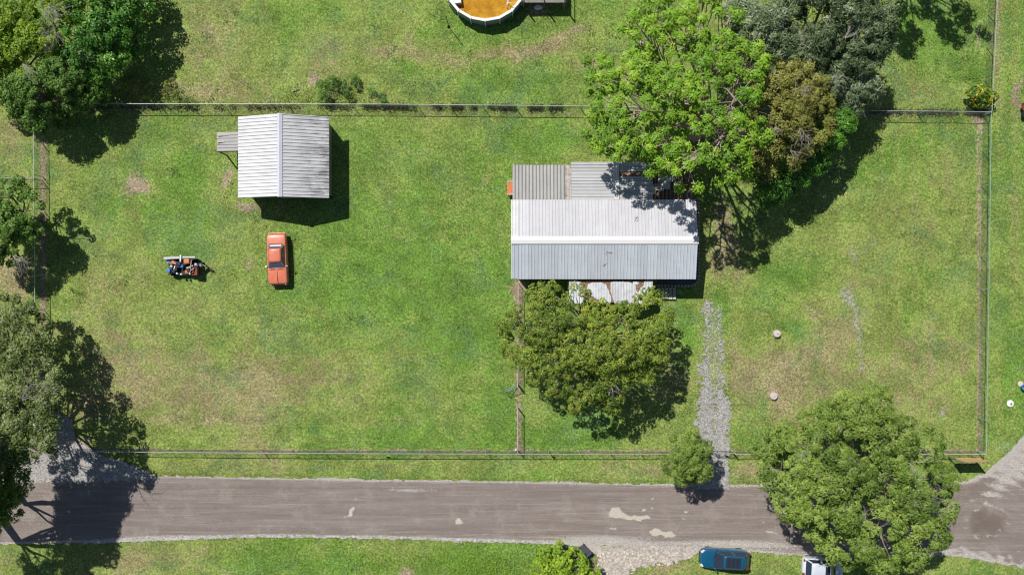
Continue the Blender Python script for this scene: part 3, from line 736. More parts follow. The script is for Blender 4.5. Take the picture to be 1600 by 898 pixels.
tree('small_tree', 'small round green tree standing over the driveway mouth at the road', hs([(1075, 712, 3.6, 1.45), (1058, 700, 3.3, 1.0), (1092, 705, 3.2, 1.05), (1070, 738, 3.0, 1.1), (1092, 730, 3.0, 1.0), (1052, 722, 2.9, .95), (1078, 690, 3.2, .9), (1100, 718, 2.8, .7)], 1.0, 1.4), L_oak, M['bark'], seed=9, clump_r=.34, n_leaf=34, L=.22, W=.07, style='needle', trunk_r=.12, twigs=.4, gap=.1)
ok_l = [(1340, 730, 8.6, 2.6), (1290, 690, 7.6, 2.3), (1350, 660, 7.4, 2.2), (1400, 690, 7.6, 2.2), (1240, 690, 6.4, 1.9), (1205, 700, 5.2, 1.5), (1215, 735, 5.6, 1.7), (1250, 740, 7.0, 2.0), (1290, 750, 8.0, 2.1), (1270, 790, 7.2, 2.1), (1235, 785, 6.2, 1.6), (1320, 790, 7.6, 2.0), (1380, 750, 8.4, 2.2), (1430, 730, 7.4, 2.0), (1460, 745, 6.4, 1.7), (1445, 700, 6.2, 1.6), (1420, 780, 7.4, 2.0), (1465, 790, 6.2, 1.5), (1490, 785, 5.4, 1.1), (1375, 810, 7.6, 2.0), (1425, 830, 6.8, 1.8), (1460, 835, 5.6, 1.2), (1385, 860, 6.6, 1.8), (1340, 850, 6.8, 1.8), (1300, 850, 5.6, 1.2), (1320, 640, 6.0, 1.6), (1365, 630, 5.8, 1.5), (1300, 655, 6.2, 1.6), (1420, 660, 5.8, 1.3), (1265, 660, 5.6, 1.3), (1440, 655, 5, 1.0), (1370, 885, 5.6, 1.4), (1330, 820, 6.4, 1.5), (1425, 870, 5, 1.1), (1280, 830, 5.6, 1.0), (1325, 868, 5.2, .9)]
tree('oak_tree', 'biggest spreading green oak overhanging the road and the white car', ok_l, L_oak, M['bark'], seed=10, clump_r=.46, spacing=1.02, rk=.93, holes=.475, holes_s=1.25, L=.25, W=.10, style='needle', trunk_r=.5, twigs=.25, gap=.10, base=tuple(P(1320, 735)[:2]), bare=[(1440, 790, 7.2, 2.0, 10), (1420, 720, 8.0, 1.9, 330), (1360, 830, 8.0, 2.0, 95), (1245, 800, 6.6, 1.4, 70), (1350, 665, 8.2, 1.5, 30), (1405, 705, 8.4, 1.3, 40), (1395, 830, 8.0, 1.4, 100), (1265, 720, 7.6, 1.0, 100)])
# left side
tree('broadleaf_tree', 'vivid green broadleaf tree in the top left corner above the fence', hs([(165, 50, 6.4, 2.3), (130, 95, 6.0, 1.9), (190, 20, 6.0, 2.1), (175, 90, 5.6, 1.7), (145, 15, 6.4, 2.2), (215, 5, 5.2, 1.4), (110, 65, 6, 1.7), (150, 125, 4.8, 1.3), (200, 60, 5, 1.4), (180, -40, 6.4, 2.4), (120, -30, 6.4, 2.2)], .52), L_deep, M['bark'], seed=21, clump_r=.50, spacing=1.15, rk=.95, L=.24, W=.15, trunk_r=.3, gap=.10)
tree('broadleaf_tree', 'yellow green tree at the left edge with bare grey twigs beside it', hs([(25, 20, 7.0, 2.1), (60, 65, 6.2, 1.7), (20, 75, 6.4, 1.8), (45, 110, 5.6, 1.4), (-20, 40, 7, 2.4), (100, 5, 6, 1.6), (-30, 110, 6, 2)], .7), L_yel, M['bark'], seed=22, clump_r=.42, n_leaf=34, L=.2, W=.10, trunk_r=.3, gap=.14, bare=[(70, 12, 7.0, 1.8, 300), (85, 45, 6.6, 1.3, 270), (35, 100, 6.0, 1.1, 300), (75, 10, 7.0, 1.5, 330)])
tree('broadleaf_tree', 'dark green tree hanging over the corner where the top and left fences meet', [(60, 145, 4.18, 1.8), (95, 125, 4.18, 1.7), (30, 140, 4.03, 1.6), (25, 160, 3.6, 1.2), (55, 180, 3.46, 1.2), (95, 160, 3.31, 1.3), (130, 150, 3.02, 1.2), (60, 198, 2.74, 0.7), (150, 150, 2.59, 0.9), (-10, 120, 4.32, 1.8), (100, 190, 2.45, 0.7)], L_mid, M['bark'], seed=23, clump_r=.40, n_leaf=36, L=.2, W=.10, trunk_r=.3, gap=.2, holes=.46, twigs=.4)
tree('dark_tree', 'dark green tree leaning over the left fence halfway down the lawn', hs([(15, 300, 5.0, 1.5), (45, 325, 4.8, 1.3), (15, 345, 5.2, 1.6), (45, 360, 4.6, 1.1), (-25, 320, 5.6, 2.0), (10, 390, 4.4, 1.2), (-20, 380, 5, 1.8), (20, 282, 4.2, 1.0), (50, 345, 4.6, 1.0)], .76), L_mid, M['bark'], seed=24, clump_r=.38, n_leaf=36, L=.19, W=.11, trunk_r=.25, gap=.15, twigs=.5, bare=[(20, 400, 4.4, 1.0, 300)])
tree('mossy_tree', 'grey green mossy tree with a bare silver branch above the gravel entrance', moss_h([(32, 510, 7.6, 2.0), (7, 490, 7.4, 1.8), (52, 545, 7.4, 1.7), (27, 570, 8.0, 2.0), (67, 580, 6.6, 1.4), (2, 560, 7.8, 2.0), (37, 610, 8.0, 1.9), (7, 640, 7.8, 1.9), (67, 655, 6.8, 1.4), (42, 680, 7.4, 1.8), (67, 690, 6.4, 1.2), (2, 690, 7.6, 1.9), (82, 620, 6, 1.0), (-38, 600, 8, 2.6), (-38, 680, 8, 2.5), (-38, 520, 7.6, 2.4)]), L_moss, M['bark'], seed=25, clump_r=.55, spacing=1.15, rk=.95, holes=.44, holes_s=1.5, L=.25, W=.10, style='needle', base=tuple(P(78, 640)[:2]), trunk_r=.3, gap=.10, twigs=.3, bare=[(35, 625, 9.6, 1.9, 35), (45, 700, 8.6, 1.3, 330)])
tree('mossy_tree', 'yellow green tree at the bottom left edge beside the road', [(15, 745, 6.4, 1.5), (5, 780, 6.6, 1.6), (-25, 750, 7, 2.0), (20, 715, 6.4, 1.3), (-20, 800, 6.4, 1.7), (20, 790, 5.6, 1.0)], L_oak, M['bark'], seed=26, clump_r=.40, n_leaf=38, L=.22, W=.085, style='needle', base=tuple(P(20, 760)[:2]), trunk_r=.3, gap=.12, twigs=.4, bare=[(15, 735, 7, 1.0, 330)])
# trees beyond the frame whose shade falls into it
tree('roadside_tree', 'tall open crowned tree just left of the frame shading the road', [(-95, 760, 11, 1.9), (-60, 700, 10.5, 1.8), (-130, 800, 11, 1.8), (-150, 720, 12, 2.1), (-60, 800, 10, 1.5), (-200, 820, 11, 1.7), (-110, 850, 10, 1.6), (-170, 860, 10, 1.5), (-40, 755, 9.6, 1.3), (-20, 725, 9, 1.2)], L_moss, M['bark'], seed=27, clump_r=.5, cl_density=.62, n_leaf=44, L=.26, W=.10, style='needle', trunk_r=.4, gap=.35, twigs=.6, trunk_h=.55, base=tuple(P(-25, 775)[:2]))
tree('distant_tree', 'tall tree above the frame casting finger shaped shade near the fence', [(1405, -190, 10, .9), (1425, -150, 9.6, .75), (1440, -115, 8.6, .6), (1462, -200, 10, 1.0), (1485, -160, 9.6, .8), (1505, -125, 8.8, .65), (1515, -90, 8, .5), (1530, -190, 10, .9), (1545, -140, 9, .6), (1560, -100, 8, .45)], L_grey, M['bark'], seed=28, clump_r=.5, n_leaf=50, L=.3, W=.10, style='needle', trunk_r=.3, gap=.3, holes=.46, twigs=.4)
tree('distant_tree', 'slim tree above the frame shading the lawn left of the fence', [(1415, -60, 6.8, .8), (1395, -90, 7.4, 1.0), (1370, -130, 8, 1.4), (1425, -30, 5.8, .6)], L_grey, M['bark'], seed=29, clump_r=.4, n_leaf=36, L=.3, W=.10, style='needle', trunk_r=.2, gap=.2, twigs=.4)

# shrubs
tree('shrub', 'big yellow green shrub on the verge beside the lower gravel apron', [(880, 860, 1.3, 1.0), (855, 868, 1.2, .9), (880, 885, 1.6, 1.2), (905, 888, 1.3, .9), (850, 890, 1.3, 1.0), (925, 893, 1.0, .7), (870, 905, 1.4, 1.2), (902, 872, 1.0, .6)], L_yel, M['bark'], seed=31, clump_r=.28, n_leaf=26, L=.24, W=.15, trunk_r=.06, cat='shrub', gap=.12)
tree('shrub', 'yellowing large leaved plant in the corner of the top and right fences', [(1533, 148, 1.0, .65), (1520, 150, .9, .55), (1545, 152, .9, .5), (1535, 158, .8, .5), (1525, 160, .7, .45)], leaf_mat('leaf_canna', (.04, .10, .012, 1), (.12, .24, .03, 1), (.30, .36, .04, 1), odd=(.62, .48, .03, 1), oddamt=.1), M['bark'], seed=32, clump_r=.28, n_leaf=14, L=.42, W=.16, trunk_r=.04, cat='plant', gap=.1)
for i, (a, b, lab, lf, sz) in enumerate([(527, 138, 'dark green shrub against the top fence right of the shed', L_mid, 1.0), (275, 142, 'scrubby olive bush against the top fence above the lean-to', L_olive, .9), (212, 135, 'scrubby bush at the edge of the corner tree shade', L_olive, .8), (590, 148, 'low bright green weed bush right of the dark fence shrub', L_deep, .5)]):
    rq = random.Random(70 + i)
    tree('shrub', lab, [(a + rq.uniform(-26, 26) * sz, b + rq.uniform(-14, 20) * sz, rq.uniform(.15, .75) * sz, rq.uniform(.25, .6) * sz) for _ in range(13)], lf, M['bark'], seed=40 + i, clump_r=.2, L=.17, W=.05, style='needle', trunk_r=.03, cat='shrub', gap=.3, spacing=1.2, cover=1.3, holes=.46, holes_s=.6)

def weeds(name, label, segs, mt, dens, spread, size, hgt, seed):
    """small leafy ground cover along lines given in photograph pixels"""
    rs = np.random.RandomState(seed)
    PP = []
    for x0, y0, x1, y1, k in segs:
        n = int(math.hypot(x1 - x0, y1 - y0) / PX * dens * k)
        t = rs.rand(n); x = x0 + (x1 - x0) * t; y = y0 + (y1 - y0) * t
        f = fbm(x / 14 + seed, y / 14 + t * 0, 3)
        kp = f > .43
        x, y = x[kp], y[kp]
        x = x + rs.randn(len(x)) * spread * PX * .5; y = y + rs.randn(len(x)) * spread * PX * .5
        PP.append(np.stack([(x - 800) / PX, (449 - y) / PX, rs.rand(len(x)) * hgt], -1))
    pos = np.concatenate(PP)
    nrm = unit(np.array([0, 0, 1.0]) + rs.randn(len(pos), 3) * .6)
    return tag(leaf_object(name, pos, nrm, size, size * .45, mt, rs, None), label, 'weeds')
weeds('weeds', 'strip of weeds and vines grown through the top fence', [(120, 167, 905, 168, 1), (1290, 174, 1545, 176, 1.6), (560, 167, 905, 169, 1.8)], leaf_mat('dark_vine', (.020, .024, .012, 1), (.05, .055, .025, 1), (.10, .12, .05, 1)), 95, .32, .14, .38, 51)  # very dark leaf colours for this strip
weeds('weeds', 'tangle of brush along the outer side of the top fence', [(190, 150, 340, 160, 2.0), (400, 152, 640, 158, 1.1), (440, 145, 500, 155, 1), (1500, 100, 1548, 165, 1)], L_olive, 46, .9, .13, .22, 52)
weeds('weeds', 'loose weeds along the foot of the road side fence', [(150, 708, 1040, 709, 1)], L_mid, 14, .3, .11, .15, 53)
weeds('weeds', 'rank grass growing along the lower edge of the road', [(560, 872, 830, 875, 2.2), (420, 885, 830, 893, 1.4), (660, 885, 840, 893, 2), (300, 845, 900, 852, .7)], L_yel, 34, 1.1, .15, .15, 54)
weeds('weeds', 'grass fringe hanging over the upper edge of the road', [(250, 740, 1040, 752, 1), (1130, 752, 1200, 753, 1), (1140, 560, 1139, 740, .5), (1092, 600, 1090, 700, .6)], L_olive, 30, .22, .12, .08, 55)
weeds('weeds', 'weeds along the small side fence at the left edge', [(0, 280, 52, 281, 2)], L_mid, 40, .3, .12, .25, 56)

_r = random.Random(77)
_sg = []
for _ in range(520):
    _a, _b = _r.uniform(70, 1530), _r.choice((_r.uniform(185, 695), _r.uniform(10, 155)))
    if 360 < _a < 520 and 170 < _b < 320 or 790 < _a < 1095 and 245 < _b < 470: continue
    _t = _r.uniform(0, 6.28); _l = _r.uniform(4, 26)
    _sg.append((_a, _b, _a + math.cos(_t) * _l, _b + math.sin(_t) * _l, _r.uniform(.4, 1.6)))
weeds('weeds', 'scattered taller clumps of grass and weeds over the lawns', _sg, leaf_mat('lawn_weed', (.05, .11, .02, 1), (.12, .21, .04, 1), (.24, .33, .08, 1)), 26, .35, .13, .10, 57)

# ------------------------------------------------------------------ fences
def fence(label, pts, mt, wmt, hgt=1.2, step=3.05, group=None, rail_r=.032, name='chain_link_fence'):
    """pts: rail corner positions in photograph pixels, the rail stands hgt above the ground"""
    W_ = [P(a, b, hgt) for a, b in pts]
    base = Vector((W_[0].x, W_[0].y, 0))
    root = empty(name, base, label, 'fence', group='chain link fences round the lawns')
    pm = None
    for i in range(len(W_) - 1):
        a, b = W_[i], W_[i + 1]; L_ = (b - a).length; n = max(1, round(L_ / step))
        rb = MB(); rb.tube([a - base, b - base], rail_r, 6); rb.build('top_rail', mt, root)
        for k in range(n + (1 if i == len(W_) - 2 else 0)):
            p = a.lerp(b, k / n)
            if pm is None:
                q = MB(); q.tube([(0, 0, -.05), (0, 0, hgt + .02)], .032, 8); q.lathe([(.04, hgt - .02), (.045, hgt + .02), (.03, hgt + .06), (0.0, hgt + .075)], 8)
                pm = q.mesh('post'); pm.materials.append(mt)
            o = bpy.data.objects.new('post', pm); COL.objects.link(o); o.parent = root; o.location = (p.x - base.x, p.y - base.y, 0)
        # wire netting: two families of slanted wires
        d = (b - a).normalized(); s = .09; wr = .0024
        V = []; F = []
        m = int((L_ + hgt) / s)
        nrm = d.cross(Vector((0, 0, 1)))
        for fam in (1, -1):
            for j in range(m):
                u0 = j * s - hgt if fam > 0 else j * s; u1 = u0 + hgt * fam
                z0, z1 = .03, hgt - .01
                ua, ub = u0, u1
                lo, hi = 0, L_
                t0, t1 = 0., 1.
                if ub != ua:
                    tt = sorted(((lo - ua) / (ub - ua), (hi - ua) / (ub - ua)))
                    t0, t1 = max(0, tt[0]), min(1, tt[1])
                if t1 <= t0: continue
                A = a - base + d * (ua + (ub - ua) * t0); A.z = z0 + (z1 - z0) * t0
                B_ = a - base + d * (ua + (ub - ua) * t1); B_.z = z0 + (z1 - z0) * t1
                k0 = len(V)
                for Q in (A, B_):
                    V += [tuple(Q + nrm * wr), tuple(Q - nrm * wr * .5 + d * wr), tuple(Q - nrm * wr * .5 - d * wr)]
                F += [(k0, k0 + 1, k0 + 4, k0 + 3), (k0 + 1, k0 + 2, k0 + 5, k0 + 4), (k0 + 2, k0, k0 + 3, k0 + 5)]
        me = np_mesh('wire_netting', np.array(V), np.array(F))
        o = link_mesh('wire_netting', me, wmt, root); o['kind'] = 'stuff'
    return root
fence('long chain link fence with grey rail crossing behind the shed and house', [(88, 162), (600, 163), (910, 166), (1290, 172), (1549, 175)], M['galv'], M['wire'])
fence('long grey chain link fence between the lawn and the road', [(108, 705), (500, 708), (810, 709), (1098, 709)], M['galv'], M['wire'])
fence('short fence piece between the driveway gate and the oak', [(1150, 709), (1280, 710), (1480, 709), (1540, 709)], M['rail_white'], M['wire'])
fence('green coated chain link fence down the right side of the lawn', [(1549, 176), (1546, 400), (1541, 708)], M['galv_green'], M['wire_green'])
fence('pale rail fence at the upper right corner above the cross fence', [(1563, -90), (1550, 173)], M['galv'], M['wire'])
fence('chain link fence down the left side of the lawn', [(52, 168), (54, 430), (57, 700)], M['galv'], M['wire'])
fence('stub of fence running off the left edge of the frame', [(-60, 278), (52, 279)], M['galv'], M['wire'])
fence('pale rail fence dividing the lawn at the left of the front tree, upper piece', [(810, 443), (809, 602)], M['rail_white'], M['wire'])
fence('pale rail fence piece from the open gate down to the road fence', [(809, 640), (809, 707)], M['rail_white'], M['wire'])

def gate(label, a, b, mt, wmt, hgt=1.15):
    A = P(a[0], a[1], hgt); B_ = P(b[0], b[1], hgt)
    base = Vector((A.x, A.y, 0)); root = empty('gate', base, label, 'gate')
    A = A - base; B_ = B_ - base
    f = MB(); z = Vector((0, 0, 1))
    lo = lambda v, h: Vector((v.x, v.y, h))
    f.tube([lo(A, .1), lo(A, hgt), lo(B_, hgt), lo(B_, .1), lo(A, .1)], .03, 6)
    f.tube([lo(A, .1), lo(B_, hgt)], .02, 5)
    f.build('gate_frame', mt, root)
    d = (B_ - A); n = int(Vector((d.x, d.y, 0)).length / .09); g = MB()
    for i in range(1, n):
        q = A.lerp(B_, i / n); g.tube([lo(q, .1), lo(q, hgt)], .003, 3)
    for i in range(1, 12): g.tube([lo(A, i * hgt / 12), lo(B_, i * hgt / 12)], .003, 3)
    o = g.build('wire_netting', wmt, root); o['kind'] = 'stuff'
    for q, nm in ((A, 'hinge'), (B_, 'latch')):
        h_ = MB(); h_.box((q.x, q.y, hgt * .75), (.08, .08, .1)); h_.build(nm, M['black'], root)
    return root
gate('open green pedestrian gate swung out from the dividing fence', (809, 604), (788, 612), M['galv_green'], M['wire'])
gate('closed grey driveway gate across the gravel track', (1100, 707), (1122, 707), M['galv'], M['wire'])
gate('right leaf of the driveway gate hung on the stout post', (1148, 708), (1123, 707), M['galv'], M['wire'])
for (a, b, lab) in ((1119, 707, 'dark steel gate post on the gravel driveway'), (1150, 709, 'stout pale gate post right of the driveway'), (809, 604, 'gate post at the open end of the dividing fence'), (809, 640, 'short post where the dividing fence resumes below the open gate')):
    p = P(a, b, 1.3); q = MB(); q.tube([(p.x, p.y, 0), (p.x, p.y, 1.3)], .055, 10); q.lathe([(.06, 1.28), (.065, 1.32), (.03, 1.37), (0, 1.38)], 10, (p.x, p.y, 0))
    tag(q.build('gate_post', M['rail_white'] if a != 1119 else M['galv']), lab, 'post', 'gate posts')

# ------------------------------------------------------------------ sheet metal roofs
_pc = {}
def panel_mesh(width, length, rib, hgt, kind, mt):
    key = (round(width, 3), round(length, 3), round(rib, 3), hgt, kind, mt.name)
    if key in _pc: return _pc[key]
    prof = []
    n = max(1, round(width / rib)); s = width / n
    if kind == 'rib':
        for i in range(n):
            x = i * s
            prof += [(x, 0), (x + s * .66, 0), (x + s * .76, hgt), (x + s * .88, hgt), (x + s * .985, 0)]
        prof.append((width, 0))
    else:
        for i in range(n * 8 + 1):
            x = i * s / 8; prof.append((x, hgt * .5 * (1 - math.cos(2 * math.pi * i / 8))))
    V = []; F = []
    m = len(prof); th = .006
    for y in (0, length):
        for x, z in prof: V.append((x, y, z))
    for y in (0, length):
        for x, z in prof: V.append((x, y, z - th))
    for i in range(m - 1):
        F.append((i, i + 1, m + i + 1, m + i)); F.append((2 * m + i + 1, 2 * m + i, 3 * m + i, 3 * m + i + 1))
        F.append((i + 1, i, 2 * m + i, 2 * m + i + 1)); F.append((m + i, m + i + 1, 3 * m + i + 1, 3 * m + i))
    F.append((0, m, 3 * m, 2 * m)); F.append((m - 1, 3 * m - 1, 4 * m - 1, 2 * m - 1))
    me = bpy.data.meshes.new('roof_panel'); me.from_pydata(V, [], F); me.materials.append(mt); me.update()
    _pc[key] = me
    return me
def panels(root, A, u, v, width, length, pw, rib, hgt, mt, kind='rib', skip=(), jit=.0, name='roof_panel', seed=0):
    """A: corner (root coords); u: along the eave; v: along the slope"""
    u = Vector(u).normalized(); v = Vector(v).normalized(); n = u.cross(v).normalized()
    if n.z < 0: n = -n
    k = max(1, round(width / pw)); w_ = width / k
    rr = random.Random(seed)
    out = []
    for i in range(k):
        if i in skip: continue
        me = panel_mesh(w_ - .004, length, rib, hgt, kind, mt)
        o = bpy.data.objects.new(name, me); COL.objects.link(o); o.parent = root
        uu = u; flip = u.cross(v).z < 0
        m = Matrix.Identity(4)
        if not flip:
            m.col[0][:3] = u; m.col[1][:3] = v; m.col[2][:3] = n
            org = Vector(A) + u * (i * w_ + .002)
        else:
            m.col[0][:3] = -u; m.col[1][:3] = v; m.col[2][:3] = n
            org = Vector(A) + u * ((i + 1) * w_ - .002)
        org = org + n * (.003 * (i % 2)) + v * rr.uniform(-jit, jit)
        m.col[3][:3] = org
        if jit: m = m @ Matrix.Rotation(rr.uniform(-jit, jit) * .12, 4, 'Z') @ Matrix.Rotation(rr.uniform(-jit, jit) * .15, 4, 'X')
        o.matrix_basis = m
        out.append(o)
    return out

def wall_prism(root, pts, name, mt):
    """pts: list of (x,y,z) polygon; extruded 0.1 m inwards along its normal"""
    P3 = [Vector(p) for p in pts]
    n = (P3[1] - P3[0]).cross(P3[2] - P3[0]).normalized() * .1
    k = len(P3); b = MB()
    b.add(P3 + [p - n for p in P3], [tuple(range(k)), tuple(range(2 * k - 1, k - 1, -1))] + [(i, k + i, k + (i + 1) % k, (i + 1) % k) for i in range(k)])
    return b.build(name, mt, root)

# ---- shed
def shed():
    he, hr = 2.45, 3.6
    a = P(372, 183, he); b = P(372, 309.5, he); c = P(514, 182, he); d = P(514, 309.5, he); r = P(436, 179, hr)
    x0, x1, xr = a.x, c.x, P(437, 200, hr).x
    yt, yb = (a.y + c.y) / 2, (b.y + d.y) / 2
    base = Vector((xr, yb, 0)); root = empty('shed', base, 'white metal roofed shed on the left lawn with dark stains on its right slope', 'shed')
    L_ = yt - yb
    # roof
    vl = Vector((xr - x0, 0, hr - he)); vr = Vector((xr - x1, 0, hr - he))
    panels(root, Vector((x0, yb, he)) - base, (0, 1, 0), vl, L_, vl.length - .02, .9, .30, .06, M['shed_w'], seed=1)
    panels(root, Vector((x1, yb, he)) - base, (0, 1, 0), vr, L_, vr.length - .02, .9, .30, .055, M['shed_e'], seed=2)
    rb = MB()
    w_ = .24
    sl, sr = vl.normalized(), vr.normalized()
    top = Vector((0, 0, hr - 0 + .075))
    for y0, y1 in ((-.03, L_ + .03),):
        V = []
        for y in (y0, y1):
            for q in (-sl * w_ + Vector((0, 0, hr + .052)), Vector((-.05, 0, hr + .055)), Vector((0, 0, hr + .085)), Vector((.05, 0, hr + .055)), -sr * w_ + Vector((0, 0, hr + .052))):
                V.append((q.x, y, q.z))
        rb.add(V, [(i, i + 1, 5 + i + 1, 5 + i) for i in range(4)])
    rb.build('ridge_cap', M['ridge_grey'], root)
    # fascia and walls
    ins = .35
    X0, X1, Y0, Y1 = x0 + ins - base.x, x1 - ins - base.x, ins, L_ - ins
    zz = lambda X: (he + (X + base.x - x0) * (hr - he) / (xr - x0) if X < 0 else he + (x1 - X - base.x) * (hr - he) / (x1 - xr)) - .10
    wall_prism(root, [(X0, Y0, 0), (X1, Y0, 0), (X1, Y0, zz(X1)), (0, Y0, zz(0)), (X0, Y0, zz(X0))], 'wall', M['siding_dark'])
    wall_prism(root, [(X1, Y1, 0), (X0, Y1, 0), (X0, Y1, zz(X0)), (0, Y1, zz(0)), (X1, Y1, zz(X1))], 'wall', M['siding_dark'])
    wall_prism(root, [(X0, Y1, 0), (X0, Y0, 0), (X0, Y0, zz(X0)), (X0, Y1, zz(X0))], 'wall', M['siding_dark'])
    wall_prism(root, [(X1, Y0, 0), (X1, Y1, 0), (X1, Y1, zz(X1)), (X1, Y0, zz(X1))], 'wall', M['siding_dark'])
    dr = MB(); dr.box((0, Y0 - .04, 1.0), (1.8, .06, 2.0)); o = dr.build('door', M['wood_grey'], root, bevel=.01)
    hd = MB(); hd.box((.7, Y0 - .09, 1.0), (.05, .05, .16)); hd.build('handle', M['steel'], o)
    for s, xx, vv in ((0, x0, 1), (1, x1, -1)):
        f = MB(); f.box((xx - base.x + vv * .03, L_ / 2, he - .09), (.04, L_ - .02, .14)); f.build('fascia', M['white'], root)
    for y in (.03, L_ - .03):
        for (xa, xb) in ((x0, xr), (x1, xr)):
            f = MB(); f.tube([(xa - base.x + .04 * (1 if xa < xb else -1), y, he - .06), (0, y, hr - .06)], .035, 4); f.build('barge_board', M['white'], root)
    # lean-to on its left side
    hh, hl = 2.25, 2.0
    p0 = P(339, 207, hl); p1 = P(339, 237, hl)
    b2 = Vector((p1.x, p1.y, 0)); rt = empty('lean_to', b2, 'small grey lean-to roof on posts against the left side of the shed', 'lean-to')
    wd = p0.y - p1.y; ln = x0 + .25 - p0.x
    panels(rt, (0, 0, hl), (0, 1, 0), (ln, 0, hh - hl), wd, math.hypot(ln, hh - hl), .6, .3, .045, M['add_w'], seed=3, jit=.02)
    f = MB(); f.tube([(0, .03, hl - .08), (ln, .03, hh - .08)], .07, 4); f.build('beam', M['wood'], rt)
    f = MB(); f.tube([(0, wd - .03, hl - .08), (ln, wd - .03, hh - .08)], .07, 4); f.build('beam', M['wood'], rt)
    for y in (.05, wd - .05):
        f = MB(); f.box((.06, y, hl / 2 - .05), (.1, .1, hl - .1)); f.build('post', M['wood'], rt)
    f = MB(); f.box((.4, wd * .5, hl + .10), (.7, .12, .06), rz=.1); f.box((.75, wd * .85, hl + .12), (1.3, .14, .05), rz=.03); f.build('board', M['concrete'], rt)
shed()

# ---- house
def house():
    he, hr = 2.75, 3.42
    x0 = P(799, 400, he).x; x1 = P(1087.5, 400, he).x
    ys = P(800, 436, he).y; yn = P(800, 312, he).y; yr = P(800, 375, hr).y
    base = Vector((x0, ys, 0)); root = empty('house', base, 'long single storey house under a ribbed pale metal gable roof', 'house')
    Lx = x1 - x0; Ry = yr - ys; Ny = yn - ys
    vs = Vector((0, Ry, hr - he)); vn = Vector((0, -(Ny - Ry), hr - he))
    e0 = .62
    # the narrow end strip at the left is a separate row of sheets
    panels(root, (0, 0, he - .02), (1, 0, 0), vs, e0, vs.length - .02, .62, .31, .035, M['house_s'])
    panels(root, (0, Ny, he - .02), (1, 0, 0), vn, e0, vn.length - .02, .62, .31, .035, M['shed_w'])
    panels(root, (e0 + .01, 0, he), (1, 0, 0), vs, Lx - e0 - .01, vs.length - .02, .87, .29, .035, M['house_s'])
    panels(root, (e0 + .01, Ny, he), (1, 0, 0), vn, Lx - e0 - .01, vn.length - .02, .87, .29, .035, M['house_n'])
    rb = MB(); V = []
    for x in (-.04, Lx + .06):
        for y, z in ((Ry - .34, hr - .0), (Ry - .06, hr + .055), (Ry, hr + .075), (Ry + .06, hr + .055), (Ry + .34, hr - .0)):
            V.append((x, y, z + .03))
    rb.add(V, [(5 + i, 5 + i + 1, i + 1, i) for i in range(4)])
    rb.build('ridge_cap', M['ridge'], root)
    f = MB(); f.box((Lx / 2, .02, he - .06), (Lx - .02, .03, .1)); f.build('gutter', M['black'], root)
    f = MB(); f.box((Lx / 2, Ny + .02, he - .09), (Lx - .02, .03, .09)); f.build('fascia', M['wood_grey'], root)
    for xx in (.01, Lx - .01):
        for (ya, yb_) in ((0, Ry), (Ny, Ry)):
            f = MB(); f.tube([(xx, ya, he - .07), (xx, yb_, hr - .07)], .03, 4); f.build('barge_board', M['white'], root)
    i_ = .38
    X0, X1, Y0, Y1 = i_, Lx - i_, i_, Ny - .1
    zz = lambda y: (he + y * (hr - he) / Ry if y < Ry else he + (Ny - y) * (hr - he) / (Ny - Ry)) - .09
    wall_prism(root, [(X0, Y0, 0), (X1, Y0, 0), (X1, Y0, zz(Y0)), (X0, Y0, zz(Y0))], 'wall', M['siding'])
    wall_prism(root, [(X1, Y1, 0), (X0, Y1, 0), (X0, Y1, zz(Y1)), (X1, Y1, zz(Y1))], 'wall', M['siding'])
    wall_prism(root, [(X0, Y1, 0), (X0, Y0, 0), (X0, Y0, zz(Y0)), (X0, Ry, zz(Ry)), (X0, Y1, zz(Y1))], 'wall', M['siding'])
    wall_prism(root, [(X1, Y0, 0), (X1, Y1, 0), (X1, Y1, zz(Y1)), (X1, Ry, zz(Ry)), (X1, Y0, zz(Y0))], 'wall', M['siding'])
    for wx in (2.0, 4.6, 12.5, 15.2):
        f = MB(); f.box((wx, Y0 - .02, 1.5), (1.2, .06, 1.0)); o = f.build('window', M['white'], root, bevel=.01)
        g = MB(); g.box((wx, Y0 - .055, 1.5), (1.04, .02, .84)); g.build('pane', glass('window_glass'), o)
    f = MB(); f.box((9.2, Y0 - .02, 1.05), (.95, .06, 2.05)); o = f.build('door', M['wood'], root, bevel=.01)
    f = MB(); f.tube([(9.55, Y0 - .1, 1.0), (9.55, Y0 - .04, 1.0)], .03, 8); f.build('handle', M['steel'], o)
    # litter and scratches along the south slope, a small vent
    for (a, b_, s_) in ((951, 392, .35), (945, 415, .25), (994, 342, .25)):
        q = P(a, b_, he + .45)
        y = q.y - ys; z = (he + y * (hr - he) / Ry if y < Ry else he + (Ny - y) * (hr - he) / (Ny - Ry)) + .05
        f = MB()
        rr = random.Random(a)
        for k in range(4): f.tube([(q.x - x0 + rr.uniform(-.2, .2), y + rr.uniform(-.2, .2), z + .02), (q.x - x0 + rr.uniform(-.4, .4), y + rr.uniform(-.3, .3), z + .04)], .015, 4)
        f.build('scrape', M['wood_grey'], root)
    return base, Lx, Ny, he
hb, HL, HN, HE = house()

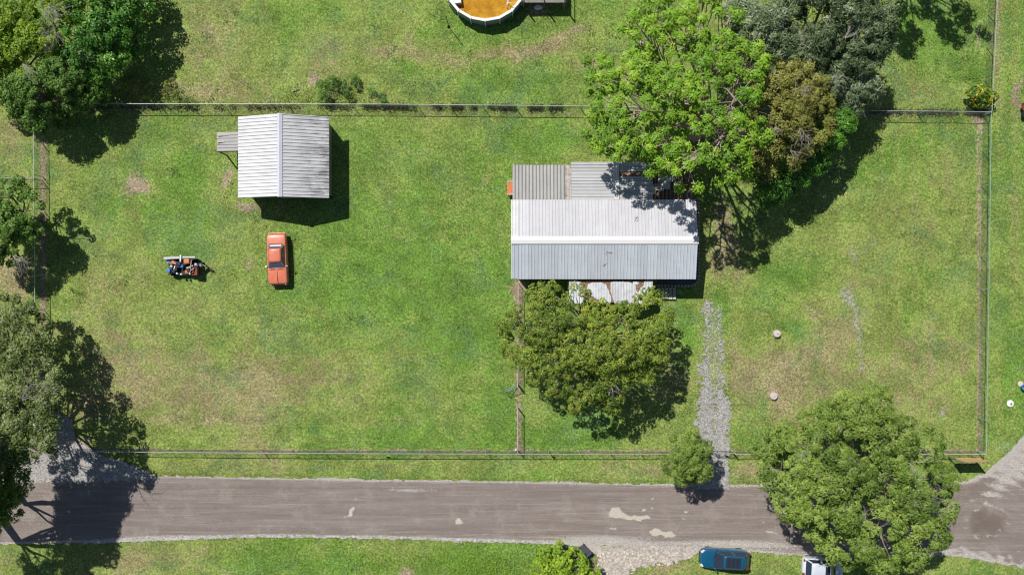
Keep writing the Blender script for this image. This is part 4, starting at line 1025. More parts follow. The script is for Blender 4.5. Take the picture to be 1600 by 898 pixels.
def additions():
    # west: weathered corrugated roof
    h0 = 2.35
    x0 = P(801, 290, h0).x; x1 = P(883, 290, h0).x; yt = P(800, 258, h0).y; yb = hb.y + HN - .03
    base = Vector((x0, yb, 0)); root = empty('carport', base, 'weathered corrugated lean-to roof on the upper left of the house', 'carport')
    v = Vector((0, -(yt - yb), .25))
    panels(root, (0, yt - yb, h0), (1, 0, 0), v, x1 - x0, v.length, .9, .30, .10, M['add_w'], kind='wave', jit=.01, seed=4)
    rst = P(892, 290, h0).x
    panels(root, (x1 - x0 + .01, yt - yb, h0 - .03), (1, 0, 0), v, rst - x1, v.length, .6, .28, .04, M['add_e'], seed=5, jit=.015)
    ww = rst - x0
    b = MB(); b.box((ww / 2, yt - yb - .1, h0 - .12), (ww - .1, .08, .14)); b.build('beam', M['rail_white'], root)
    for k in range(5):
        b = MB(); b.box((.15 + k * (ww - .3) / 4, yt - yb - .1, (h0 - .2) / 2), (.1, .1, h0 - .2)); b.build('post', M['rail_white'], root)
    for k in range(3):
        b = MB(); b.box((ww / 2, .4 + k * 1.0, h0 - .0 + .22 - .30 - k * .06), (ww - .05, .05, .09)); b.build('purlin', M['wood'], root)
    # middle: pale sheets with ribs running east-west
    h1 = 2.55
    xa = P(892.5, 290, h1).x; xb = P(958, 290, h1).x; y1 = P(800, 253, h1).y
    base2 = Vector((xa, yb, 0)); rt = empty('house_annex', base2, 'middle back room with pale ribbed sheets under the bright tree', 'annex')
    wd = y1 - yb
    panels(rt, (0, 0, h1 + .12), (0, 1, -.04), (1, 0, 0), wd, xb - xa, .9, .28, .045, M['add_m'], seed=6)
    xc = P(967, 290, h1).x
    panels(rt, (xb - xa + .005, wd, h1 + .08), (1, 0, 0), (0, -1, .04), xc - xb, wd - .05, .6, .26, .03, M['shed_w'], seed=7, jit=.01)
    xd = P(1020, 290, h1).x
    panels(rt, (xc - xa + .01, 0, h1 + .09), (0, 1, -.04), (1, 0, 0), wd, xd - xc, .45, .28, .05, M['add_m'], seed=8, jit=.05, skip=(5,))
    b = MB(); b.bbox((.1, .1, 0), (xd - xa - .1, wd - .1, h1 - .16)); b.build('wall', M['siding'], rt)
    dk = MB(); dk.bbox((.05, .02, h1 - .13), (xd - xa - .02, wd - .04, h1 - .07)); dk.build('roof_deck', M['deck_rust'], rt)
    # east: collapsing roof
    xe = P(1083, 290, h1).x
    base3 = Vector((xd, yb, 0)); r3 = empty('ruined_annex', base3, 'right hand back room with rusty broken roof sheets and bare rafters', 'annex')
    wl = xe - xd
    b = MB(); b.bbox((.1, .1, 0), (wl - .1, wd - .15, h1 - .5)); b.build('wall', M['siding_dark'], r3)
    b = MB(); b.bbox((.05, .05, h1 - .46), (wl - .08, wd - .1, h1 - .36)); b.build('roof_deck', M['deck_rust'], r3)
    for k in range(10):
        b = MB(); b.box((.25 + k * (wl - .5) / 9, wd / 2, h1 - .16), (.07, wd - .06, .14)); b.build('rafter', M['wood_grey'] if k % 2 else M['wood'], r3)
    rr = random.Random(9)
    for k in range(13):
        ln = rr.uniform(.7, 1.7); w_ = rr.choice((.45, .6, .6))
        me = panel_mesh(w_, ln, .15, .03, 'rib', M['add_e'] if k % 3 else M['add_m'])
        o = bpy.data.objects.new('broken_sheet', me); COL.objects.link(o); o.parent = r3
        o.location = (rr.uniform(.0, wl - 1.2), rr.uniform(.6, wd - .9), h1 - .06 + k * .012)
        o.rotation_euler = (rr.uniform(-.06, .06), rr.uniform(-.08, .08), rr.choice((0, 1.57)) + rr.uniform(-.25, .25) - (0 if k % 2 else 0))
    b = MB()
    for k in range(4): b.tube([(rr.uniform(.2, wl), rr.uniform(.3, wd), h1 + .12), (rr.uniform(.2, wl), rr.uniform(.3, wd), h1 + .2)], .02, 5)
    b.build('fallen_branch', M['dead'], r3)
    b = MB()
    for i in range(24):
        a = i / 24 * 6.28; a2 = (i + 1) / 24 * 6.28
        b.tube([(wl - .35 + .22 * math.cos(a), .45 + .38 * math.sin(a), h1 + .08), (wl - .35 + .22 * math.cos(a2), .45 + .38 * math.sin(a2), h1 + .08)], .02, 5, cap=False)
    b.build('hoop', M['white'], r3)
    rs = np.random.RandomState(12)
    n = 900
    pos = np.stack([base3.x + rs.rand(n) * wl, base3.y + rs.rand(n) * wd, h1 + .02 + rs.rand(n) * .12], -1)
    kp = fbm(pos[:, 0] * 1.2, pos[:, 1] * 1.2) > .5
    pos = pos[kp]
    o = leaf_object('dead_leaves', pos, unit(np.array([0, 0, 1.]) + rs.randn(len(pos), 3) * .4), .12, .07, simple('dead_leaf', (.24, .14, .07, 1), .9, var=.4), rs, r3)
additions()

# ---- porch in front
def porch():
    h = 2.35
    x0 = P(889, 455, h).x; x1 = P(1019, 455, h).x; yt = hb.y + .15; yb = P(900, 472, h).y
    base = Vector((x0, yb, 0)); root = empty('porch', base, 'front porch under torn white sheets over brown rusted decking', 'porch')
    W_ = x1 - x0; D_ = yt - yb
    b = MB(); b.bbox((0, 0, h - .08), (W_, D_, h)); b.build('roof_deck', M['deck_rust'], root)
    for k in range(5):
        b = MB(); b.box((.1 + k * (W_ - .2) / 4, .12, (h - .1) / 2), (.1, .1, h - .1)); b.build('post', M['rail_white'], root)
    b = MB(); b.bbox((.05, .05, .0), (W_ - .05, D_ - .3, .18)); b.build('floor_slab', M['concrete'], root)
    # torn white sheets, kept cells of a ribbed grid
    polys = [[(889, 437), (893, 437), (902, 439), (909, 444), (913, 470), (916, 474), (889, 474)],
             [(921, 444), (930, 441), (938, 441), (946, 445), (950, 455), (955, 466), (953, 473), (944, 474), (936, 468), (926, 462), (918, 460), (917, 450)],
             [(955, 442), (966, 440), (984, 442), (992, 446), (993, 455), (996, 459), (999, 455), (1006, 446), (1009, 437), (1019, 437), (1017, 474), (962, 474), (957, 462), (954, 452)],
             [(989, 440), (997, 440), (997, 444), (990, 445)]]
    for pl in polys:
        c = .05; xs = [p[0] for p in pl]; ys = [p[1] for p in pl]
        kx = (H - h) / H / PX
        nx = int((max(xs) - min(xs)) * kx / c) + 2; ny = int((max(ys) - min(ys)) * kx / c) + 2
        gx = min(xs) + np.arange(nx) * c / kx; gy = min(ys) + np.arange(ny) * c / kx
        GX, GY = np.meshgrid(gx, gy)
        f = poly_sd(GX, GY, pl) + 1.2 + (fbm(GX / 2.5, GY / 2.5) - .5) * 3.5
        fc = (f[:-1, :-1] + f[1:, 1:] + f[1:, :-1] + f[:-1, 1:]) / 4
        keep = fc > 0
        X = (GX - 800) * kx - base.x; Y = (449 - GY) * kx - base.y
        Z = h + .05 + .03 * (np.abs(((X * 1.0) % .25) - .125) < .04) + (fbm(X, Y) - .5) * .08
        idx = np.arange(nx * ny).reshape(ny, nx)
        q = np.stack([idx[:-1, :-1], idx[1:, :-1], idx[1:, 1:], idx[:-1, 1:]], -1)[keep]
        used = np.unique(q); mp = -np.ones(nx * ny, int); mp[used] = np.arange(len(used))
        me = np_mesh('torn_sheet', np.stack([X, Y, Z], -1).reshape(-1, 3)[used], mp[q])
        o = link_mesh('torn_sheet', me, M['white_torn'], root)
        md = o.modifiers.new('thickness', 'SOLIDIFY'); md.thickness = .006
    # paver landing right of the porch and the planting bed around the corner of the house
    q0 = P(1026, 449); q1 = P(1056, 468)
    b0 = Vector((q0.x, q1.y, 0)); rt = empty('paved_landing', b0, 'small landing of grey square pavers in the shade right of the porch', 'landing')
    nx, ny = 5, 4; sx = (q1.x - q0.x) / nx; sy = (q0.y - q1.y) / ny
    pm = MB(); pm.box((0, 0, .16), (sx - .06, sy - .06, .08)); me = pm.mesh('paver'); me.materials.append(M['concrete'])
    sl = MB(); sl.bbox((0, 0, 0), (sx * nx, sy * ny, .12)); sl.build('slab', M['slate'], rt)
    for i in range(nx):
        for j in range(ny):
            o = bpy.data.objects.new('paver', me); COL.objects.link(o); o.parent = rt; o.location = (sx * (i + .5), sy * (j + .5), .003 * ((i + j) % 3))
    path = [(1090, 312), (1091, 330), (1091.5, 380), (1091.5, 425), (1091, 436), (1088, 442), (1083, 446), (1074, 446.5), (1040, 446.5), (1022, 446)]
    W3 = [P(a, b) for a, b in path]
    bb = Vector((W3[4].x - 1, W3[4].y, 0)); rt = empty('planting_bed', bb, 'dark gravel bed with a scalloped brick edge along the right side of the house', 'planting bed')
    poly = [P(1040, 430)] + [P(1068, 430), P(1073, 425), P(1073, 312)] + W3
    pl = [(p.x - bb.x, p.y - bb.y) for p in poly]
    m = MB(); m.prism(pl, .0, .05); m.build('bed_gravel', M['slate'], rt)
    bm_ = MB(); bm_.lathe([(.13, 0), (.14, .12), (.10, .19), (0, .21)], 8); me = bm_.mesh('brick'); me.materials.append(M['brick'])
    acc = 0
    for i in range(len(W3) - 1):
        d = (W3[i + 1] - W3[i]); L_ = d.length; t = acc
        while t < L_:
            p = W3[i] + d * (t / L_)
            o = bpy.data.objects.new('brick', me); COL.objects.link(o); o.parent = rt; o.location = (p.x - bb.x, p.y - bb.y, 0); o.rotation_euler = (0, 0, t * 3)
            t += .31
        acc = t - L_
porch()

# stored things beside the house front under the tree
def junk():
    q = P(800, 296, 1.0); b = Vector((P(797, 303, .9).x, P(797, 305, .9).y, 0))
    root = empty('storage_bin', b, 'orange bin on black legs sticking out beside the corrugated lean-to', 'bin')
    m = MB(); m.bbox((-.25, .1, .45), (.55, 1.25, .95)); m.build('body', M['orange_pl'], root, bevel=.03)
    m = MB(); m.bbox((-.28, .02, .93), (.58, .14, 1.0)); m.bbox((-.28, 1.2, .93), (.58, 1.32, 1.0)); m.build('rim', M['concrete'], root, bevel=.01)
    for x in (-.2, .5):
        for y in (.15, 1.2):
            m = MB(); m.box((x, y, .22), (.06, .06, .45)); m.build('leg', M['black'], root)
    b = P(850, 446); root = empty('storage_rack', b, 'grey metal rack standing in the shade under the house eave behind the tree', 'rack')
    for z in (.4, 1.0, 1.5):
        m = MB(); m.box((0, 0, z), (1.6, .45, .04)); m.build('shelf', M['steel'], root)
    for x in (-.78, .78):
        for y in (-.2, .2):
            m = MB(); m.box((x, y, .78), (.04, .04, 1.56)); m.build('leg', M['steel'], root)
junk()

# ------------------------------------------------------------------ vehicles
def wheel(root, x, y, r=.33, w_=.2, name='wheel', rim=None):
    side = 1 if y > 0 else -1
    t = MB(); t.lathe([(r * .62, -w_ / 2), (r * .93, -w_ / 2), (r, -w_ * .35), (r, w_ * .35), (r * .93, w_ / 2), (r * .62, w_ / 2)], 20, (x, y, r), 'y')
    o = t.build(name, M['rubber'], root, smooth=False)
    m = MB(); m.lathe([(0, side * w_ * .40), (r * .2, side * w_ * .42), (r * .5, side * w_ * .3), (r * .64, side * w_ * .46)], 16, (x, y, r), 'y')
    m.build('rim', rim or M['steel'], o)
    return o

def car(root, L_, stations, glass_m, body_m, roof, belt, wr=.33, wx=(1.35, -1.35), trim=None):
    """x forward. stations: (x, half width, z deck centre, z shoulder, z sill); roof: dict"""
    b = MB(); rings = []
    for (x, hw, zd, zs, zb) in stations:
        rings.append([(x, -hw * .94, zb), (x, -hw, zb + .12), (x, -hw, (zb + zs) / 2 + .06), (x, -hw * .975, zs), (x, -hw * .90, zs + (zd - zs) * .55), (x, -hw * .5, zd - .004), (x, 0, zd + .006), (x, hw * .5, zd - .004), (x, hw * .90, zs + (zd - zs) * .55), (x, hw * .975, zs), (x, hw, (zb + zs) / 2 + .06), (x, hw, zb + .12), (x, hw * .94, zb)])
    n = 13
    V = [p for r_ in rings for p in r_]
    F = [(i * n + k, i * n + (k + 1) % n, (i + 1) * n + (k + 1) % n, (i + 1) * n + k) for i in range(len(rings) - 1) for k in range(n)]
    F.append(tuple(range(n - 1, -1, -1))); F.append(tuple((len(rings) - 1) * n + k for k in range(n)))
    b.add(V, F)
    me = b.mesh('body')
    bm = bmesh.new(); bm.from_mesh(me); bmesh.ops.recalc_face_normals(bm, faces=bm.faces); bm.to_mesh(me); bm.free()
    body = link_mesh('body', me, body_m, root, smooth=True)
    md = body.modifiers.new('sub', 'SUBSURF'); md.levels = 2; md.render_levels = 2
    # cabin: base rectangle at belt, roof rectangle above
    (bx0, bx1, bw, bz) = belt          # rear x, front x, half width, z
    (rx0, rx1, rw, rz) = roof
    def pane(name, quad, m_, inset=.05, off=.012, th=.02):
        Q = [Vector(q) for q in quad]; c = sum(Q, Vector()) / 4
        nrm = (Q[1] - Q[0]).cross(Q[2] - Q[0]).normalized()
        if nrm.dot(c - Vector((0, 0, .8))) < 0: nrm = -nrm
        Qi = [q + (c - q).normalized() * inset for q in Q]
        m = MB(); m.add([q + nrm * off for q in Qi] + [q + nrm * (off - th) for q in Qi], [(0, 1, 2, 3), (7, 6, 5, 4)] + [(i, 4 + i, 4 + (i + 1) % 4, (i + 1) % 4) for i in range(4)])
        return m.build(name, m_, root)
    c = MB()
    # cabin shell with a curved roof
    A = [(bx0, -bw, bz), (bx1, -bw, bz), (bx1, bw, bz), (bx0, bw, bz)]
    Rf = [(rx0, -rw, rz), (rx1, -rw, rz), (rx1, rw, rz), (rx0, rw, rz)]
    c.add(A + Rf, [(0, 1, 5, 4), (1, 2, 6, 5), (2, 3, 7, 6), (3, 0, 4, 7)])
    c.build('cabin', body_m, root)
    nx_, ny_ = 8, 6; V = []
    for i in range(nx_ + 1):
        for j in range(ny_ + 1):
            s, t = i / nx_, j / ny_
            bow = (1 - (2 * t - 1) ** 2) * .05 + (1 - (2 * s - 1) ** 4) * .035
            e = 1 - .06 * (abs(2 * s - 1) ** 4)
            V.append((rx0 + (rx1 - rx0) * s, (-rw + 2 * rw * t) * e, rz + bow))
    r_ = MB(); r_.add(V, [(i * (ny_ + 1) + j, (i + 1) * (ny_ + 1) + j, (i + 1) * (ny_ + 1) + j + 1, i * (ny_ + 1) + j + 1) for i in range(nx_) for j in range(ny_)])
    ro = r_.build('roof', body_m, root, smooth=True)
    md = ro.modifiers.new('thickness', 'SOLIDIFY'); md.thickness = .03; md.offset = -1
    pane('windshield', [A[1], A[2], Rf[2], Rf[1]], glass_m, .06)
    pane('rear_window', [A[3], A[0], Rf[0], Rf[3]], glass_m, .06)
    for s in (-1, 1):
        f = .5
        for (u0, u1) in ((.03, .48), (.52, .97)):
            lx = lambda u: bx0 + (bx1 - bx0) * u
            tx = lambda u: rx0 + (rx1 - rx0) * u
            pane('side_window', [(lx(u0), s * bw, bz), (lx(u1), s * bw, bz), (tx(u1), s * rw, rz), (tx(u0), s * rw, rz)], glass_m, .06)
    wy = max(s_[1] for s_ in stations) - .16
    for x in wx:
        for s in (-1, 1): wheel(root, x, s * wy, wr)
    for s in (-1, 1):
        m = MB(); m.box((bx1 - .15, s * (wy + .19), bz + .05), (.12, .18, .12), rz=s * -.25); m.tube([(bx1 - .13, s * (wy + .05), bz), (bx1 - .15, s * (wy + .19), bz + .03)], .02, 5); m.build('mirror', trim or body_m, root, bevel=.02)
        for xx in (.15, -.65):
            m = MB(); m.box((xx, s * (wy + .105), .80 if bz > .95 else .72), (.16, .025, .03)); m.build('door_handle', M['steel'], root)
    return body

GL = glass('car_glass', (.025, .035, .055, 1), .05)
GLb = glass('car_glass_bright', (.10, .13, .20, 1), .08)
orange = paint('faded_coral_paint', (.66, .185, .105, 1), .38, .3, .06, fade=(.72, .30, .20, 1))
lightm = glass('lamp_lens', (.7, .7, .68, 1), .15)
redm = simple('tail_lens', (.35, .02, .02, 1), .2)
chrome = simple('chrome', (.42, .42, .43, 1), .3, .9, var=.1)
def orange_car():
    p = P(434.5, 405, .5)
    p.z = 0
    root = empty('parked_car', p, 'long faded coral orange vintage sedan parked below the shed', 'car', group='parked cars', rz=R(-90 + 2.2)); root.scale = (.945, .96, 1)
    st = [(2.47, .78, .66, .60, .36), (2.42, .90, .84, .78, .24), (2.2, .925, .90, .84, .2), (1.6, .935, .94, .86, .2), (.95, .94, .97, .87, .2), (.2, .945, .97, .88, .2), (-.8, .945, .97, .88, .2), (-1.35, .94, .96, .88, .2), (-2.0, .925, .93, .87, .22), (-2.4, .90, .88, .82, .28), (-2.48, .82, .70, .64, .38)]
    car(root, 4.95, st, GLb, orange, (-1.0, .34, .60, 1.34), (-1.42, .88, .80, .93), .33, (1.5, -1.4), trim=chrome)
    # rounded side edges of the roof and white plate added as rear window reflection
    m = MB(); m.box((-1.24, 0, 1.10), (.28, 1.1, .03), ry=-.55); m.build('rear_window_glare', M['white'], root)
    for s in (-1, 1):
        m = MB(); m.box((2.47, s * .42, .62), (.06, .66, .20)); m.build('grille', M['black'], root)
        m = MB(); m.lathe([(.09, 0), (.09, .05), (.05, .07), (0, .08)], 14, (2.46, s * .70, .64), 'x'); m.build('headlight', lightm, root)
        m = MB(); m.box((-2.48, s * .62, .68), (.05, .36, .12)); m.build('tail_light', redm, root, bevel=.01)
        m = MB(); m.tube([(2.42, s * .93, .80), (1.2, s * .95, .90), (-.9, s * .955, .90), (-2.4, s * .92, .86)], .015, 5); m.build('side_trim', chrome, root)
        m = MB(); m.tube([(.98, s * .1, .985), (.93, s * .55, .985)], .012, 4); m.build('wiper', M['black'], root)
    for x, z in ((2.54, .48), (-2.55, .52)):
        m = MB(); m.box((x, 0, z), (.10, 1.70, .13)); m.build('bumper', orange, root, bevel=.03)
    m = MB(); m.box((1.68, 0, .985), (1.4, .06, .035)); m.build('hood_ridge', orange, root, bevel=.012)
    for x, w_ in ((1.02, 1.4), (-1.50, 1.3)):
        m = MB(); m.box((x, 0, .972), (.025, w_, .012)); m.build('panel_seam', M['black'], root)
orange_car()

blue = paint('blue_paint', (.006, .085, .17, 1), .22, 1.0, .05)
def blue_car():
    p = P(1131.5, 872, .6); p.z = 0
    root = empty('parked_car', p, 'dark blue hatchback with black glass roof parked beside the gravel apron', 'car', group='parked cars', rz=R(180 - 3.0))
    st = [(2.28, .46, .62, .56, .34), (2.20, .68, .80, .70, .22), (2.0, .83, .92, .80, .2), (1.5, .90, 1.0, .86, .2), (1.0, .91, 1.05, .92, .2), (.2, .92, 1.05, .95, .2), (-.8, .92, 1.06, .97, .2), (-1.5, .90, 1.06, .97, .22), (-2.0, .84, 1.03, .95, .26), (-2.22, .74, .96, .86, .32), (-2.28, .60, .74, .66, .42)]
    car(root, 4.55, st, GL, blue, (-1.75, .32, .60, 1.50), (-2.10, 1.05, .80, 1.02), .34, (1.42, -1.38), trim=blue)
    m = MB(); m.box((-.55, 0, 1.592), (1.35, .90, .022)); o = m.build('sunroof', GL, root, bevel=.008)
    for x in (-.95, -.55, -.15):
        m = MB(); m.box((x, 0, 1.612), (.05, .9, .016)); m.build('sunroof_bar', M['black'], o)
    for s in (-1, 1):
        m = MB(); m.tube([(.25, s * .56, 1.56), (.1, s * .56, 1.62), (-1.4, s * .56, 1.62), (-1.6, s * .56, 1.56)], .02, 6); m.build('roof_rail', chrome, root)
        m = MB(); m.box((2.08, s * .64, .80), (.32, .20, .10), rz=s * -.55); m.build('headlight', lightm, root, bevel=.03)
        m = MB(); m.box((-2.17, s * .68, .92), (.14, .20, .16)); m.build('tail_light', redm, root, bevel=.02)
        m = MB(); m.tube([(1.12, s * .05, 1.075), (1.0, s * .55, 1.09)], .012, 4); m.build('wiper', M['black'], root)
    m = MB(); m.box((2.27, 0, .45), (.06, 1.0, .16)); m.build('grille', M['black'], root, bevel=.02)
    m = MB(); m.box((-2.27, 0, .5), (.06, 1.3, .18)); m.build('bumper', M['black'], root, bevel=.02)
blue_car()

whitep = paint('white_paint', (.62, .67, .76, 1), .25, 1.0, .03)
def white_car():
    p = P(1285, 885, .6); p.z = 0
    root = empty('parked_car', p, 'small white hatchback with dark sunroof half hidden under the oak', 'car', group='parked cars', rz=R(-3.5))
    st = [(1.93, .42, .60, .55, .34), (1.87, .62, .80, .70, .22), (1.7, .76, .90, .80, .2), (1.3, .84, .98, .86, .2), (.9, .85, 1.02, .92, .2), (.2, .86, 1.02, .94, .2), (-.8, .86, 1.03, .95, .2), (-1.4, .84, 1.02, .94, .22), (-1.75, .79, .98, .88, .28), (-1.93, .66, .80, .70, .38)]
    car(root, 3.9, st, GL, whitep, (-1.35, .42, .60, 1.46), (-1.72, 1.02, .75, 1.0), .31, (1.2, -1.2), trim=whitep)
    m = MB(); m.box((.08, 0, 1.552), (.42, .80, .02)); m.build('sunroof', GL, root, bevel=.008)
    for s in (-1, 1):
        m = MB(); m.box((1.72, s * .60, .80), (.30, .18, .10), rz=s * -.5); m.build('headlight', lightm, root, bevel=.03)
        m = MB(); m.box((-1.82, s * .62, .90), (.12, .18, .18)); m.build('tail_light', redm, root, bevel=.02)
        m = MB(); m.tube([(1.08, s * .05, 1.05), (.98, s * .5, 1.07)], .012, 4); m.build('wiper', M['black'], root)
    m = MB(); m.box((1.93, 0, .45), (.05, .9, .15)); m.build('grille', M['black'], root, bevel=.02)
white_car()

# ---- the cluttered work machine on the lawn
def machine():
    c = P(287, 417, .6); c.z = 0
    root = empty('work_machine', c, 'cluttered black and orange machine with white top panels standing on the lawn', 'machine', rz=R(-1))
    add = lambda nm, mb, mt, bv=0, par=root: mb.build(nm, mt, par, bevel=bv)
    m = MB(); m.box((0, 0, .45), (2.9, 1.5, .16)); add('chassis', m, M['black'], .03)
    # side boards along the upper edge with white top panels
    m = MB(); m.box((-.9, .72, .80), (1.45, .05, .55)); add('side_board', m, M['navy'], .01)
    m = MB(); m.box((.72, .76, .80), (1.15, .05, .55)); add('side_board', m, M['navy'], .01)
    m = MB(); m.box((-.88, .80, 1.12), (1.45, .20, .05), rz=.06); add('top_panel', m, M['ridge_grey'], .01)
    m = MB(); m.box((.72, .90, 1.14), (1.15, .12, .05), rz=.02); add('top_panel', m, M['ridge_grey'], .01)
    m = MB(); m.box((-.02, .78, 1.22), (.12, .62, .06)); add('cross_bar', m, M['white'], .01)
    m = MB(); m.box((-1.1, .45, .78), (.8, .42, .12)); add('tray', m, M['steel'], .01)
    m = MB(); m.box((.50, .52, 1.00), (.52, .42, .35)); add('fuel_tank', m, M['orange_pl'], .07)
    m = MB(); m.box((-.72, .38, .92), (.50, .30, .22), rz=-.3); add('cowling', m, M['orange_pl'], .06)
    m = MB(); m.box((1.15, -.35, .72), (.5, .85, .40)); add('engine_cover', m, M['red_rust'], .05)
    m = MB(); m.box((.48, -.30, .78), (.50, .60, .20)); add('seat', m, M['orange_pl'], .07)
    m = MB(); m.box((.62, -.28, .95), (.28, .36, .22)); add('seat_back', m, M['black'], .05)
    # engine blocks
    m = MB(); m.box((-.15, .2, .78), (.7, .55, .42)); m.lathe([(.2, 0), (.2, .28), (.12, .33), (0, .34)], 14, (-.1, .2, 1.0)); add('engine', m, M['navy'], 0)
    m = MB(); m.box((-.85, -.25, .70), (.8, .5, .35), rz=.5); add('gearbox', m, M['navy'], .04)
    for k, (x, y, z, r) in enumerate([(-1.25, -.35, .95, .2), (-.95, .0, 1.0, .15), (.1, .05, 1.18, .13), (1.3, .2, .98, .16)]):
        m = MB(); m.lathe([(r * .35, 0), (r, .01), (r, .07), (r * .35, .08)], 14, (x, y, z)); add('pulley', m, M['steel'] if k % 2 else M['blue_pl'])
    rr = random.Random(3)
    for k in range(9):
        x, y = rr.uniform(-1.3, .9), rr.uniform(-.6, .4); z = rr.uniform(.9, 1.15)
        a = rr.uniform(0, 3.1); l = rr.uniform(.3, .8)
        m = MB(); m.tube([(x, y, z), (x + math.cos(a) * l * .5, y + math.sin(a) * l * .5, z + .1), (x + math.cos(a) * l, y + math.sin(a) * l, z - .05)], rr.uniform(.02, .045), 6); add('pipe', m, [M['steel'], M['navy'], M['white'], M['blue_pl']][k % 4])
    for x, y in ((-.45, -.62), (-.05, -.68), (.75, -.62)):
        m = MB(); m.lathe([(.09, 0), (.09, .18), (.04, .22), (0, .22)], 10, (x, y, .8)); add('canister', m, M['white'])
    # arm with hoop over the seat
    pts = [(.95, .75, .7), (1.0, .6, 1.25), (1.0, .1, 1.32), (.92, -.45, 1.2), (.7, -.68, .8)]
    m = MB(); m.tube(pts, .05, 8); add('roll_bar', m, M['bark_pink'])
    for x in (-1.0, .95):
        for y in (-.72, .66): wheel(root, x, y, .30, .22)
    # hitch arm to the right
    m = MB(); m.tube([(1.4, .1, .55), (1.9, .15, .6), (2.3, .0, .5)], .05, 6); add('hitch', m, M['black'])
    m = MB(); m.tube([(1.85, .22, .75), (2.15, .05, .78)], .035, 6); add('lever', m, M['bark_pink'])
    m = MB(); m.lathe([(.16, 0), (.2, .12), (.1, .2), (0, .2)], 12, (1.62, .18, .6)); add('winch', m, M['steel'])
    for k, (x, y) in enumerate(((2.35, -.05), (2.5, -.25), (2.25, -.3))):
        m = MB(); m.tube([(2.2, -.05, .5), (x, y, .35), (x + .12, y - .12, .1)], .03, 5); add('tine', m, M['black'])
machine()

